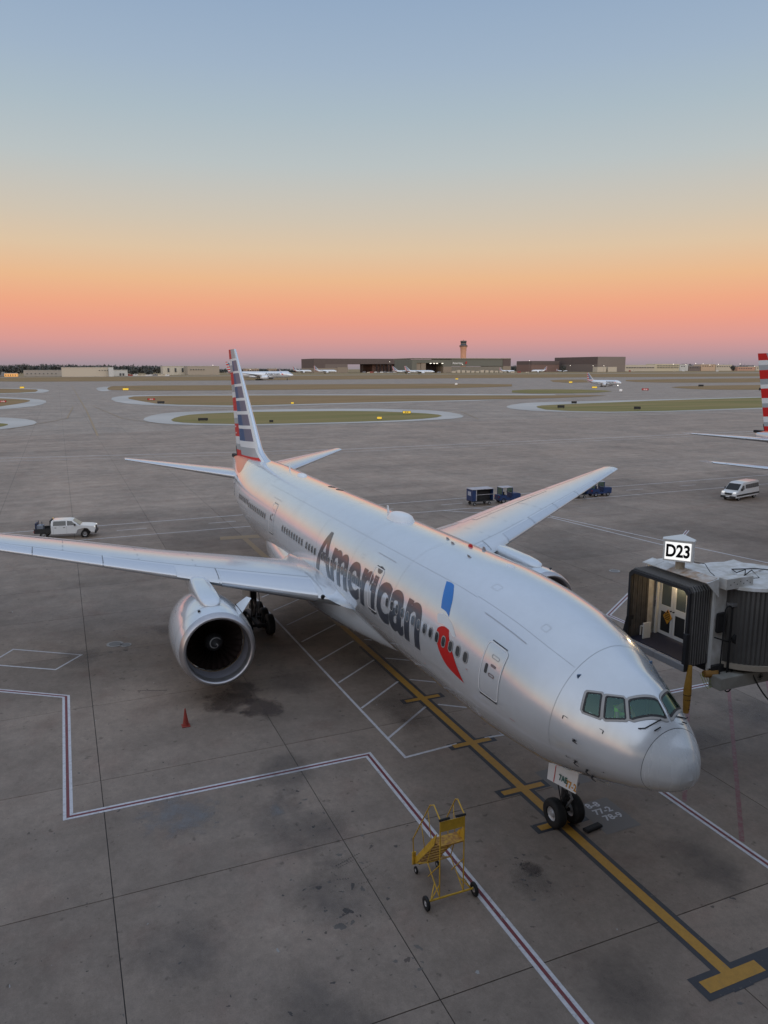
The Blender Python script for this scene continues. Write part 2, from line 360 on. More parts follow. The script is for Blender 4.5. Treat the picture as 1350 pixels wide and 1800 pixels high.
G_ = dict(
A=([(241.7,-16.3),(262.1,-21.5),(276.9,-29.7),(281.4,-46.3),(281.8,-54.6),(271.3,-95.2),(246.9,-109.4),(230.4,-111.0),(217.8,-100.4),(211.3,-80.8),(214.4,-38.4),(218.3,-32.9),(228.3,-20.2)],GRASS1),
B=([(455.6,-19.3),(492.3,-28.9),(473.7,-87.0),(393.4,-241.6),(367.7,-301.9),(347.3,-250.1),(344.4,-210.8),(340.9,-116.2),(335.4,-67.5),(337.0,-58.0),(364.1,-28.4),(409.7,-23.5)],GRASS2),
C=([(721.0,-23.8),(818.7,-36.3),(781.7,-152.4),(798.8,-178.6),(712.1,-442.1),(553.9,-342.6),(591.0,-128.7),(591.0,-111.9),(622.7,-20.8)],GRASS2),
C2=([(501.4,-309.5),(493.8,-357.4),(438.9,-360.8),(406.1,-311.5),(420.8,-258.8)],GRASS1),
R2=([(513.5,-475.7),(535.9,-549.2),(518.0,-654.6),(396.1,-501.8),(429.6,-440.6),(464.4,-446.0)],GRASS2),
R1=([(876.0,-735.6),(864.1,-1088.5),(610.5,-770.5),(649.7,-607.6),(731.1,-613.6)],GRASS2),
R0=([(913.4,-630.3),(900.3,-699.6),(718.7,-561.9),(715.3,-500.2)],GRASS2),
D=([(1825.8,234.8),(1753.0,-407.3),(1847.2,-1156.3),(1574.9,-2049.4),(1015.8,-1324.0),(1138.8,-710.6),(1100.0,-250.8),(1163.9,156.7)],GRASS2),
l1=([(774.6,92.8),(709.5,34.2),(668.6,30.7),(602.8,32.5),(589.8,75.2)],GRASS2),
l2=([(520.8,68.6),(476.9,41.3),(453.8,31.1),(428.7,30.1),(390.0,37.1),(342.1,51.6)],GRASS2),
l3=([(264.2,44.2),(253.5,33.7),(246.6,30.4),(234.8,32.6),(227.0,40.6)],GRASS1),
E=([(268.5,-174.0),(279.5,-187.1),(288.2,-236.1),(296.6,-272.3),(301.6,-397.5),(221.3,-293.3),(220.0,-256.6),(217.8,-183.2),(239.0,-162.0)],GRASS1))
for k,(v,m) in G_.items(): sheet('grass_verge', smooth_poly(v,1), .05, m)

# ---- painted markings
def wear(name, col, amount=.5):
    m = bpy.data.materials.new(name); m.use_nodes = True; t = m.node_tree; b = t.nodes['Principled BSDF']; b.inputs['Roughness'].default_value = .6
    g = t.nodes.new('ShaderNodeNewGeometry'); n = t.nodes.new('ShaderNodeTexNoise'); n.inputs['Scale'].default_value = 5; n.inputs['Detail'].default_value = 10; n.inputs['Roughness'].default_value = .75
    t.links.new(g.outputs['Position'], n.inputs[0])
    r = ramp([(.30,(CB[0]*.9,CB[1]*.9,CB[2]*.9)),(.30+.14*amount*2,tuple(x*.85 for x in col)),(.6,col)], n.outputs[0], t)
    t.links.new(r.outputs[0], b.inputs['Base Color']); return m
WLINE = wear('white_marking', (.55,.54,.56)); RLINE = wear('red_marking', (.17,.035,.04)); YLINE = wear('yellow_marking', (.42,.22,.03), .35); BLINE = wear('black_marking', (.035,.037,.045), .4)
YOLD = wear('faded_yellow', (.33,.22,.10), .9); PLINE = wear('pink_red_marking', (.20,.07,.075), .9)
def stripe(mb, pts, wd, z=.006, shift=0):
    P = [Vector((*p,0)) for p in pts]; n = len(P); Lf = []; Rt = []
    for i in range(n):
        d1 = (P[i]-P[i-1]).normalized() if i else (P[1]-P[0]).normalized(); d2 = (P[i+1]-P[i]).normalized() if i < n-1 else d1
        nn = Vector((-(d1+d2).y,(d1+d2).x,0)).normalized(); k = 1/max(.4, nn.dot(Vector((-d1.y,d1.x,0))))
        Lf.append(P[i]+nn*k*(shift+wd/2)); Rt.append(P[i]+nn*k*(shift-wd/2))
    for i in range(n-1): mb.add([(*Lf[i].xy,z),(*Lf[i+1].xy,z),(*Rt[i+1].xy,z),(*Rt[i].xy,z)], [(0,3,2,1)])
    return mb
Z1,Z2,Z3 = .005,.010,.015
# guide line, black bordered yellow
m1 = MB(); stripe(m1, [(26,.05),(-2.4,.05)], .72, Z1)
bars = [17.80,12.68,8.52,5.98]
for x in bars: stripe(m1, [(x,1.22),(x,-1.12)], .56, Z1+.0015)
stripe(m1, [(-1.96,1.28),(-1.96,-3.2)], .82, Z1+.003); m1.build('guide_line_border', BLINE, kind='structure', fixn=False)
m1 = MB(); stripe(m1, [(58.6,.05),(30,.05)], .55, Z2+.001); m1.build('guide_line', YOLD, kind='structure', fixn=False)
m1 = MB(); stripe(m1, [(30,.05),(-2.1,.05)], .36, Z2)
for x in bars: stripe(m1, [(x,1.0),(x,-.9)], .30, Z2+.002)
stripe(m1, [(-1.96,1.05),(-1.96,-1.0)], .42, Z2+.002); m1.build('guide_line', YLINE, kind='structure', fixn=False)
m1 = MB(); stripe(m1, [(59.6,2.3),(58.9,-2.6)], 1.5, Z2+.001); m1.build('stand_bar', YOLD, kind='structure', fixn=False)
# white red white safety lines
def saf(pts, w=.36, name='safety_line'):
    a = MB(); stripe(a, pts, w, Z1+.001); a.build(name, WLINE, kind='structure', fixn=False)
    a = MB(); stripe(a, pts, w*.32, Z2+.001); a.build(name, RLINE, kind='structure', fixn=False)
saf([(40,38.5),(25.25,16.85),(13.55,16.9),(13.5,4.75),(-14,4.70)])
saf([(-14,-5.0),(13.5,-4.92),(13.4,-17.5),(24.9,-17.4),(35.2,-31.6),(44,-43)])
m1 = MB()
for d in (0,2.75,5.5): stripe(m1, [(13.0,-12.95-d),(13.0-(12.95+d-5.2),-5.2)], .17, Z1)
m1.build('no_parking_line', PLINE, kind='structure', fixn=False)
# hatched walkway on both sides of the guide line
for s in (1,-1):
    m1 = MB(); stripe(m1, [(44,s*3.9),(12.65,s*3.35),(12.85,s*.72)], .13, Z1+.002)
    x = 14.55
    while x < 44:
        stripe(m1, [(x,s*3.35),(x+2.3,s*.35)], .12, Z1+.004); x += 3.4
    m1.build('walkway_line', WLINE, kind='structure', fixn=False)
m1 = MB()
stripe(m1, [(71.1,60),(71.0,-140)], .16); stripe(m1, [(64.4,60),(64.1,-140)], .16)
y = 40
while y > -130: stripe(m1, [(67.7,y),(67.7,y-3)], .14); y -= 9.5
stripe(m1, [(64.2,-29),(57.0,-34.5),(41.4,-37.3),(31.0,-39.3),(28,-48)], .17); stripe(m1, [(64.2,-25),(55.4,-34.1),(39,-36.0)], .17)
stripe(m1, [(152.5,60),(134.9,-37.4),(133.2,-157.4)], .35); stripe(m1, [(147,60),(129.9,-37.4),(128.2,-157.4)], .2)
P = [(32.6,20.4),(33.8,19.7),(31.2,15.95),(29.35,17.35),(31.3,20.3),(32.6,20.9)]; stripe(m1, P, .12, .008)
stripe(m1, [(50,1.8),(47.4,3.6),(50.6,4.4),(50,1.8)], .12, .008)
m1.build('road_line', WLINE, kind='structure', fixn=False)
m1 = MB(); stripe(m1, [(841.5,3.1),(320.2,6.1),(191.7,7.7)], .5, .006); stripe(m1, [(320,6.1),(300,-60),(200,-140)], .3, .006)
stripe(m1, [(360,10.5),(270,14),(225,30)], .35, .02); stripe(m1, [(360,2),(262,-3.5),(222,-14),(204,-60),(208,-112),(250,-128),(290,-120)], .3, .004)
m1.build('taxi_line', YOLD, kind='structure', fixn=False)
DP = mat('dark_patch_paint', (.16,.145,.135), .75)
sheet('marking_patch', [(9.4,-1.1),(9.4,-2.9),(7.9,-2.9),(7.9,-1.1)], .007, DP); sheet('marking_patch', [(6.7,-1.05),(6.7,-2.6),(4.7,-2.6),(4.7,-1.05)], .007, DP)
for k,(tx,x) in enumerate((('8-8',6.30),('77-2',5.85),('78-9',5.40))):
    text_obj(tx, 'stand_number', WLINE, None, basis((x,-1.75-.12*k,.013),(0,-1,0),(1,0,0)), .44, .012, kind='structure')
text_obj('5', 'stand_number', WLINE, None, basis((12.7,-1.7,.013),(0,-1,0),(1,0,0)), .6, .012, kind='structure')
text_obj('18', 'stand_number', YLINE, None, basis((-2.2,-2.6,.0175),(0,-1,0),(1,0,0)), .7, .012, kind='structure')
# stains
def stainmat(name, col, lo=.42, hi=.62, sc_=1.2, dens=.8):
    m = bpy.data.materials.new(name); m.use_nodes = True; t = m.node_tree; b = t.nodes['Principled BSDF']; b.inputs['Base Color'].default_value = (*col,1); b.inputs['Roughness'].default_value = .5
    N = t.nodes; tx = N.new('ShaderNodeTexCoord'); n = N.new('ShaderNodeTexNoise'); n.inputs['Scale'].default_value = sc_; n.inputs['Detail'].default_value = 7; n.inputs['Roughness'].default_value = .62
    g = N.new('ShaderNodeNewGeometry'); t.links.new(g.outputs['Position'], n.inputs[0])
    ln = N.new('ShaderNodeVectorMath'); ln.operation = 'LENGTH'; t.links.new(tx.outputs['Object'], ln.inputs[0])
    r = N.new('ShaderNodeMapRange'); r.inputs[1].default_value = .25; r.inputs[2].default_value = 1; r.inputs[3].default_value = .22; r.inputs[4].default_value = -.35; t.links.new(ln.outputs['Value'], r.inputs[0])
    a = N.new('ShaderNodeMath'); a.operation = 'ADD'; t.links.new(n.outputs[0], a.inputs[0]); t.links.new(r.outputs[0], a.inputs[1])
    k = N.new('ShaderNodeMapRange'); k.inputs[1].default_value = lo; k.inputs[2].default_value = hi; k.inputs[3].default_value = 0; k.inputs[4].default_value = dens; t.links.new(a.outputs[0], k.inputs[0])
    t.links.new(k.outputs[0], b.inputs['Alpha']); return m
ST1 = stainmat('damp_stain', (.075,.058,.052), .46, .66, .9, .62); ST2 = stainmat('oil_spots', (.055,.05,.048), .60, .70, 5.5, .5); ST3 = stainmat('rubber_mark', (.07,.06,.056), .42, .85, .8, .34); ST4 = stainmat('pale_spill', (.22,.22,.225), .5, .8, 1.5, .5)
def stain(x, y, rx, ry, m, rz=0, z=.0):
    n = 20; me = bpy.data.meshes.new('stain'); me.from_pydata([(math.cos(2*PI*i/n),math.sin(2*PI*i/n),0) for i in range(n)], [], [tuple(range(n))]); me.materials.append(m)
    o = bpy.data.objects.new('floor_stain', me); o.location = (x,y,.0165+z*.6); o.scale = (rx,ry,1); o.rotation_euler = (0,0,rz); o['kind'] = 'structure'; C.objects.link(o)
for k,a in enumerate([(21.3,9.3,2.6,2.2,ST1,.3),(20.0,7.9,2.4,1.7,ST1,0),(22.6,8.3,1.8,1.5,ST1,0),(27.5,5.5,3.6,5.0,ST3,0),(22.5,5.5,3.5,2.5,ST3,.2),(9.6,9.0,4.2,3.2,ST3,.4),(5.4,8.9,3,2.6,ST3,1),
    (3.6,2.9,1.7,1.4,ST3,0),(4.2,2.6,.8,.7,ST1,.3),(10.8,9.6,1.0,.7,ST4,0),(8.9,-9.5,2.4,3,ST3,0),(10,-14,3,3,ST3,0),(33,2,6,6,ST3,0),(31,16,3,2.2,ST3,0),(33.8,10.6,2.4,2.2,ST3,0),(13.5,8.5,2.8,2.2,ST3,0),(1,11,3,2.4,ST3,0),(-1,3,2.6,2,ST3,0),(17,1.5,5,2.2,ST3,0),(24,.5,5,3,ST3,0),(5,14,3,2.4,ST3,.4),(12,13,3,2.4,ST4,.4),(2,-3,3,2,ST3,0)]):
    stain(*a, z=k*.0004)
# drips, tyre scuffs and small spots, each its own irregular shape
SPM = [mat('spot_dark', (.085,.074,.068), .7, spec=.2), mat('spot_brown', (.115,.092,.080), .75, spec=.2), mat('spot_grey', (.14,.124,.112), .75, spec=.2), mat('spot_pale', (.28,.27,.26), .8)]
def splats():
    b = MB(); z0 = .0012
    def one(x, y, r_, el, an, m):
        nonlocal z0
        n = 16; V = []; j_ = rng.rand(4)*6
        ph = rng.rand()*6
        for i in range(n):
            t = 2*PI*i/n; q = r_*(.75+.22*rng.rand()+.18*math.sin(2*t+ph)+.14*math.sin(3*t+j_[0])+.12*math.sin(5*t+j_[1])); u, v = q*el*math.cos(t), q/el**.5*math.sin(t)
            V.append((x+u*math.cos(an)-v*math.sin(an), y+u*math.sin(an)+v*math.cos(an), z0))
        z0 += 2e-6; b.add(V,[tuple(range(n))],m)
    for (cx,cy,sp,n,rmax) in ((9.5,8.8,1.0,26,.10),(6.6,9.2,.9,24,.09),(5.2,8.6,.7,20,.13),(7.3,8.0,.7,16,.14),(4.6,9.9,.4,7,.22),(4.4,9.3,.3,5,.2),(3.9,8.5,.9,22,.07),(2.9,8.9,.8,14,.09),(3.8,2.9,.6,22,.11),(4.3,2.6,.4,12,.15),(2.4,2.6,.7,12,.07),(2.0,-1.8,.8,10,.08),
        (2.4,7.9,.3,6,.16),(12.6,9.4,1.1,20,.09),(21,8.4,1.4,20,.14),(26,8,1.6,24,.16),(30,8.5,2,18,.2),(33,12,2,16,.18),(1.2,12,1.6,16,.06),(6,13.5,2.2,20,.06),(-1,8,1,10,.06),(0,-5.5,1.5,10,.08),(8.7,-8.5,1,10,.1),(14,13,2.5,14,.06),(18,14,3,14,.07)):
        for _ in range(n):
            one(cx+rng.normal()*sp, cy+rng.normal()*sp, rmax*(.15+.7*rng.rand()**2.5), 1+rng.rand()*.7, rng.rand()*PI, int(rng.choice([0,1,2,2])))
    for _ in range(420):
        one(rng.uniform(-4,45), rng.uniform(-18,22), .015+.06*rng.rand()**3, 1+rng.rand(), rng.rand()*PI, int(rng.choice([0,1,2,2,3])))
    # tyre scuffs
    for (x,y,an,L_,w_) in ((7.2,7.6,1.9,1.1,.07),(7.0,7.75,1.9,.9,.06),(6.5,7.4,1.9,.6,.05),(6.1,8.4,1.3,.5,.06),(5.7,7.9,1.5,.4,.05),(24,12,1.2,1.6,.1),(36,-20,1.3,2.5,.1)):
        k = int(L_/.09)
        for i in range(k): one(x+math.cos(an)*i*.09, y+math.sin(an)*i*.09, w_*.55, 1.0, an, 1)
    b.build('drip_spots', SPM, None, kind='stuff', fixn=False, label='small dark drips, spots and scuffs scattered over the near apron')
splats()
# pit covers
def pit(x, y, r, ang=0):
    t = thing('hydrant_pit_cover', '', 'pit cover', (x,y,0)); b = MB(); b.cyl((0,0,0),(0,0,.024),r,r,28); b.build('rim', mat('pit_rim',(.30,.29,.28),.6), t)
    b = MB(); b.cyl((0,0,.02),(0,0,.034),r*.72,r*.70,24); b.build('lid', mat('pit_lid',(.17,.165,.16),.6), t); return t
for (x,y,r_,l) in ((31.9,13.4,.34,'small tan round pit cover left of the near engine, beside a larger pale one'),(32.3,14.0,.5,'large pale round fuel pit cover just outside the white diamond marking'),(34.0,-25.4,.45,'pale round pit cover on the apron beyond the nose, left of the gate sign'),(41.0,-9.0,.3,'small round pit cover on the far side of the fuselage')):
    pit(x,y,r_)['label'] = l

# ------------------------------------------------------------------ airliner
ST = np.array([(0.05,4.83,4.83,0.02,4.83,2),(0.12,5.16,4.60,.33,4.83,2),(0.3,5.47,4.38,.60,4.86,2),(0.75,5.93,4.13,1.03,4.92,2.0),(1.35,6.58,3.89,1.38,4.90,1.8),(2.0,7.06,3.66,1.66,4.95,1.68),(3.0,7.40,3.36,2.10,5.09,1.74),(4.0,7.76,3.08,2.46,5.25,1.86),(5.0,8.04,2.87,2.72,5.38,1.92),(6.5,8.38,2.72,2.92,5.56,1.97),(8.5,8.64,2.60,3.06,5.66,2),(11,8.78,2.58,3.10,5.70,2),
(43,8.80,2.60,3.10,5.71,2),(46,8.82,2.95,3.02,5.86,2),(49,8.80,3.55,2.80,6.1,2),(52,8.72,4.4,2.36,6.5,2),(55,8.58,5.3,1.78,6.9,2),(58,8.36,6.05,1.12,7.15,2),(60.5,8.1,6.6,.60,7.3,2),(62.2,7.85,7.0,.22,7.42,2)])
def pslope(X, Y):
    h = np.diff(X); d = np.diff(Y)/h; n = len(X); m = np.zeros(n)
    for i in range(1,n-1):
        if d[i-1]*d[i] > 0:
            w1 = 2*h[i]+h[i-1]; w2 = h[i]+2*h[i-1]; m[i] = (w1+w2)/(w1/d[i-1]+w2/d[i])
    m[0] = d[0]; m[-1] = d[-1]; return m
SLP = [pslope(ST[:,0], ST[:,k]) for k in range(1,6)]
def sec(x):
    X = ST[:,0]; k = int(np.clip(np.searchsorted(X,x)-1,0,len(X)-2)); h = X[k+1]-X[k]; t = (x-X[k])/h; o = []
    for c in range(5):
        Y = ST[:,c+1]; m = SLP[c]
        o.append((2*t**3-3*t**2+1)*Y[k]+(t**3-2*t**2+t)*h*m[k]+(-2*t**3+3*t**2)*Y[k+1]+(t**3-t**2)*h*m[k+1])
    return o
def fpt(x, deg, off=0):
    a = R(deg); t,b,w_,m,n = sec(x); ca, sa = math.cos(a), math.sin(a)
    if sa > 0: e = 2/n; y = w_*math.copysign(abs(ca)**e, ca); z = m+(t-m)*abs(sa)**e
    else: y = w_*ca; z = m+(m-b)*sa
    if off:
        h = .02; q1 = Vector(fpt(x,deg+.5))-Vector(fpt(x,deg-.5)); x0 = max(.06,x-h); q2 = Vector(fpt(x+h,deg))-Vector(fpt(x0,deg)); nn = q1.cross(q2)
        nn = nn.normalized() if nn.length > 1e-9 else Vector((-1,0,0))
        if nn.dot(Vector((0,y,z-m))) < 0: nn = -nn
        return (x+nn.x*off, y+nn.y*off, z+nn.z*off)
    return (x, y, z)
def a_of(x, y, z):
    t,b,w_,m,n = sec(x)
    if z > m: s = min(1,((z-m)/(t-m)))**(n/2); c = (abs(y)/w_)**(n/2)
    else: s = (z-m)/(m-b); c = abs(y)/w_
    return math.degrees(math.atan2(s, math.copysign(c, y)))
K = .0541     # metres of skin per degree
def wrapped(name, shapes, m, parent, off=.012, sx=.14, sa=2.5, mirror=False, cut=True, **kw):
    """shapes: list of outlines [(x,deg)...] or (outer, inner) rings, laid on the fuselage skin"""
    bm = bmesh.new()
    for sh in shapes:
        if isinstance(sh, tuple):
            A, B = sh; va = [bm.verts.new((p[0],p[1]*K,0)) for p in A]; vb = [bm.verts.new((p[0],p[1]*K,0)) for p in B]; n = len(A)
            for i in range(n): bm.faces.new((va[i],va[(i+1)%n],vb[(i+1)%n],vb[i]))
        else: bm.faces.new([bm.verts.new((p[0],p[1]*K,0)) for p in sh])
    return wrap_bm(name, bm, m, parent, off, sx, sa, mirror, cut, **kw)
def wrap_bm(name, bm, m, parent, off, sx=.14, sa=2.5, mirror=False, cut=True, **kw):
    if cut:
        xs = [v.co.x for v in bm.verts]; ys = [v.co.y for v in bm.verts]; st = sa*K
        x = math.floor(min(xs)/sx)*sx+sx
        while x < max(xs): bmesh.ops.bisect_plane(bm, geom=bm.verts[:]+bm.edges[:]+bm.faces[:], plane_co=(x,0,0), plane_no=(1,0,0)); x += sx
        y = math.floor(min(ys)/st)*st+st
        while y < max(ys): bmesh.ops.bisect_plane(bm, geom=bm.verts[:]+bm.edges[:]+bm.faces[:], plane_co=(0,y,0), plane_no=(0,1,0)); y += st
    bmesh.ops.triangulate(bm, faces=[f for f in bm.faces if len(f.verts) > 4])
    o3 = offset_of(parent)
    for v in bm.verts:
        a = v.co.y/K; p = fpt(max(.06,v.co.x), 180-a if mirror else a, off); v.co = Vector(p)-o3
    bmesh.ops.recalc_face_normals(bm, faces=bm.faces)
    for f in bm.faces:      # face outwards
        c = f.calc_center_median()+o3
        if f.normal.dot(Vector((0,c.y,c.z-5.7))) < 0: f.normal_flip()
    me = bpy.data.meshes.new(name); bm.to_mesh(me); bm.free(); me.materials.append(m); me.polygons.foreach_set('use_smooth',[True]*len(me.polygons))
    return link(bpy.data.objects.new(name, me), parent, **kw)
def rrect(cx, ca, wd, ht, r, n=5):
    """rounded rectangle, width in metres along x, height in metres of skin"""
    P = []
    for k,(sx_,sy_) in enumerate(((1,1),(-1,1),(-1,-1),(1,-1))):
        for i in range(n+1):
            t = PI/2*(k+i/n); P.append((cx+sx_*(wd/2-r)+r*math.cos(t), ca+(sy_*(ht/2-r)+r*math.sin(t))/K))
    return P
def inset(P, d):
    cx = sum(p[0] for p in P)/len(P); ca = sum(p[1] for p in P)/len(P); Q = []
    n = len(P)
    area = sum(P[i][0]*P[(i+1)%n][1]-P[(i+1)%n][0]*P[i][1] for i in range(n)); sg = 1 if area > 0 else -1
    for i in range(n):
        a = Vector((P[i-1][0],P[i-1][1]*K)); b = Vector((P[i][0],P[i][1]*K)); c = Vector((P[(i+1)%n][0],P[(i+1)%n][1]*K))
        d1 = (b-a).normalized(); d2 = (c-b).normalized(); n1 = Vector((-d1.y,d1.x))*sg; n2 = Vector((-d2.y,d2.x))*sg
        nn = (n1+n2).normalized(); q = b+nn*(d/max(.5,nn.dot(n1))); Q.append((q.x,q.y/K))
    return Q

def curve0(P, n=8):
    Q = []
    for i in range(len(P)-1):
        p0 = P[max(i-1,0)]; p1 = P[i]; p2 = P[i+1]; p3 = P[min(i+2,len(P)-1)]
        for q in range(n):
            t = q/n; Q.append(tuple(.5*((2*p1[c])+(-p0[c]+p2[c])*t+(2*p0[c]-5*p1[c]+4*p2[c]-p3[c])*t*t+(-p0[c]+3*p1[c]-3*p2[c]+p3[c])*t**3) for c in (0,1)))
    Q.append(P[-1]); return Q
AIR = thing('airliner', 'large silver-grey passenger airliner parked nose towards the viewer, filling the foreground of the apron', 'airplane', (0,0,0))
# cockpit window outlines (x, degrees) from nose geometry
CW = [[(x,a_of(x,y,z)) for x,y,z in q] for q in (
    [(1.95,.77,6.66),(1.50,.07,6.74),(1.10,.07,6.25),(1.61,.97,6.22)],
    [(2.52,1.15,6.62),(2.08,.84,6.69),(1.72,1.05,6.21),(2.24,1.43,6.07)],
    [(3.03,1.46,6.58),(2.66,1.21,6.64),(2.38,1.51,6.07),(2.87,1.73,6.09)])]
CW3 = [[(1.95,.77,6.66),(1.52,.07,6.76),(1.10,.07,6.25),(1.61,.97,6.22)],
    [(2.52,1.15,6.62),(2.08,.84,6.69),(1.72,1.05,6.21),(2.24,1.43,6.07)],
    [(3.03,1.46,6.58),(2.66,1.21,6.64),(2.38,1.51,6.07),(2.87,1.73,6.09)]]
CW = []
for q in CW3:
    o = []
    for i in range(4):
        p0 = Vector(q[i]); p1 = Vector(q[(i+1)%4])
        for t in ((.06,.3,.5,.7,.94)):
            p = p0.lerp(p1,t); o.append((p.x, a_of(p.x,p.y,p.z)))
    CW.append(o)
def inpoly(x, y, P):
    c = False; n = len(P)
    for i in range(n):
        (x1,y1),(x2,y2) = P[i],P[(i+1)%n]
        if (y1 > y) != (y2 > y) and x < (x2-x1)*(y-y1)/(y2-y1)+x1: c = not c
    return c
def fuselage(name, x0, x1, n, m, na=120, holes=None, mats=None, fm=None):
    if holes: xs = list(np.arange(x0,3.4,.035))+list(np.linspace(3.4,x1,n))
    elif x0 < .1: xs = [x0+(x1-x0)*(i/n)**2 for i in range(n+1)]
    else: xs = list(np.linspace(x0,x1,n))
    As = [360*j/na for j in range(na)]
    V = [fpt(x,a) for x in xs for a in As]; Fc = []
    for i in range(len(xs)-1):
        for j in range(na):
            if holes and xs[i] < 3.3:
                xc = (xs[i]+xs[i+1])/2; ac = As[j]+180/na
                if any(inpoly(xc, q, H) for H in holes for q in (ac,180-ac)): continue
            Fc.append((i*na+j,i*na+(j+1)%na,(i+1)*na+(j+1)%na,(i+1)*na+j))
    if x0 < .1: Fc.append(tuple(range(na)))
    if x1 > 62: Fc.append(tuple((len(xs)-1)*na+j for j in range(na)))
    o = mesh(name, V, Fc, mats or m, AIR, None, True)
    if fm:
        me = o.data
        for p in me.polygons: p.material_index = fm(p.center)
    bm = bmesh.new(); bm.from_mesh(o.data); bmesh.ops.recalc_face_normals(bm, faces=bm.faces); bm.to_mesh(o.data); bm.free()
    return o
radome = fuselage('radome', .05, .872, 26, RADM)
seamr = fuselage('radome_seam', .866, .892, 3, SEAL); seamr.location = (0,0,0)
for v in seamr.data.vertices: v.co.y *= .997
fus = fuselage('fuselage', .885, 62.2, 150, PAINT, 180, [inset(P,.01) for P in CW], [PAINT, CORAL],
    lambda c: 1 if (c.x > 51+max(0,(c.z-5.2))*3.0 and c.z < 6.6) else 0)
for mi in (False, True): wrapped('tail_coral_patch', [curve0([(53.2,80),(52.5,70),(51.2,57),(50.0,45),(50.1,37),(51.2,34),(53,36),(56,41),(59,46),(61.5,52)],4)+[(61.9,88),(57,88)]], CORAL, AIR, .005, .3, 3, mi)  # flat coral patch laid over the upper tail cone skin
# belly fairing
V = []; xs = np.linspace(17.0,41.5,50); na = 64
for x in xs:
    t = (x-17.0)/24.5; e = max(0.0,math.sin(PI*t))**(.95 if t < .5 else .6); hw = 1.95+1.48*e; hh = .96+.74*e
    for j in range(na):
        a = 2*PI*j/na; ca, sa = math.cos(a), math.sin(a)
        V.append((x, hw*math.copysign(abs(ca)**.78,ca), 3.62+hh*math.copysign(abs(sa)**.78,sa)))
mesh('belly_fairing', V, [(i*na+j,i*na+(j+1)%na,(i+1)*na+(j+1)%na,(i+1)*na+j) for i in range(len(xs)-1) for j in range(na)], PAINT, AIR, None, True)
# seams
seams = []
for x in (3.72,): seams.append([(x,-60),(x,120),(x+.010,120),(x+.010,-60)])
for a,x0,x1 in ((52,3.8,9.2),(51,9.2,40),(-14,9.4,20),(-26,6.2,16)): seams.append([(x0,a),(x1,a),(x1,a+.22),(x0,a+.22)])
wrapped('skin_seam', seams, mat('seam', (.27,.28,.29), .5), AIR, .004, .5, 3)
wrapped('skin_seam', [[(x,-40),(x+.012,-40),(x+.012,140),(x,140)] for x in (14.9,20.5,26.1,31.7,41.5,47)], mat('seam2', (.42,.43,.44), .5), AIR, .004, .5, 3)
wrapped('rain_gutter', [[(5.7,44),(8.2,44.5),(8.2,45.1),(5.7,44.6)],[(16.1,42.5),(18.2,42.5),(18.2,43),(16.1,43)],[(35.3,38),(37.2,38),(37.2,38.5),(35.3,38.5)]], mat('seam3', (.36,.37,.39), .4), AIR, .02, .5, 3)
wrapped('marking_corner', [[(x,a),(x+dx,a),(x+dx,a+.35*sa_),(x,a+.35*sa_)] for (x,a,dx,sa_) in ((3.34,18.6,-.14,1),(2.11,24.8,.14,1),(3.18,-21.3,-.13,1),(2.0,-25.4,.12,1))]+[[(x,a),(x+.03,a),(x+.03,a+h),(x,a+h)] for (x,a,h) in ((3.34,18.6,-2.6),(2.11,24.8,-2.4),(3.18,-21.3,2),(2.0,-25.4,2.4))], SEAL, AIR, .01, .2, 2)
for (x,a,w_,h_) in ((4.9,-30,.5,.35),(9.0,-34,.9,.6),(13.2,-20,1.3,1.0),(14.6,-35,.4,.4),(19.4,33,.35,.25),(8.9,66,.45,.3),(12.4,-38,.3,.25),(5.6,62,.3,.3),(43.5,-24,1.3,1.1),(40,60,.4,.4),(48.2,-12,.5,.35),(7.9,-27,.25,.2)):
    wrapped('access_panel', [(rrect(x,a,w_,h_,.04),rrect(x,a,w_-.025,h_-.025,.03))], mat('seam2', (.42,.43,.44), .5), AIR, .004, .3, 3)
for (x,a,w_) in ((9.0,-4,.22),(15.9,-2,.2),(5.2,-12,.25),(11.6,-21,.2),(16.2,8,.15),(34.6,0,.2),(7.9,2,.12)):
    wrapped('stencil', [[(x,a),(x+w_,a),(x+w_,a+.5),(x,a+.5)]], mat('stencil_red', (.35,.16,.15), .5), AIR, .005, cut=False)
# passenger doors
def door(x, a, mirror=False, wd=1.07, ht=2.02):
    o = wrapped('door', [rrect(x,a,wd,ht,.16)], PAINT, AIR, .010, mirror=mirror)
    wrapped('door_frame', [(rrect(x,a,wd+.07,ht+.07,.19),rrect(x,a,wd-.02,ht-.02,.15))], WHITE, o, .02, mirror=mirror)
    wrapped('door_sill', [[(x-wd/2+.05,a-(ht/2+.1)/K),(x+wd/2-.05,a-(ht/2+.1)/K),(x+wd/2-.02,a-(ht/2+.03)/K),(x-wd/2+.02,a-(ht/2+.03)/K)],[(x-wd/2+.1,a+(ht/2+.05)/K),(x+wd/2-.1,a+(ht/2+.05)/K),(x+wd/2-.12,a+(ht/2+.09)/K),(x-wd/2+.12,a+(ht/2+.09)/K)]], DARK, o, .02, mirror=mirror)
    wrapped('door_window', [rrect(x+.24,a+.02/K,.15,.38,.06)], GLASSD, o, .022, mirror=mirror)
    wrapped('door_handle', [(rrect(x-.1,a-.12/K,.34,.13,.06),rrect(x-.1,a-.12/K,.24,.05,.02)), rrect(x-.1,a+.25/K,.28,.1,.02)], mat('handle_grey',(.22,.17,.17),.5), o, .022, mirror=mirror)
    wrapped('vent_flap', [(rrect(x-.08,a+.58/K,.42,.14,.06),rrect(x-.08,a+.58/K,.38,.1,.045))], mat('seam', (.27,.28,.29)), o, .018, mirror=mirror)
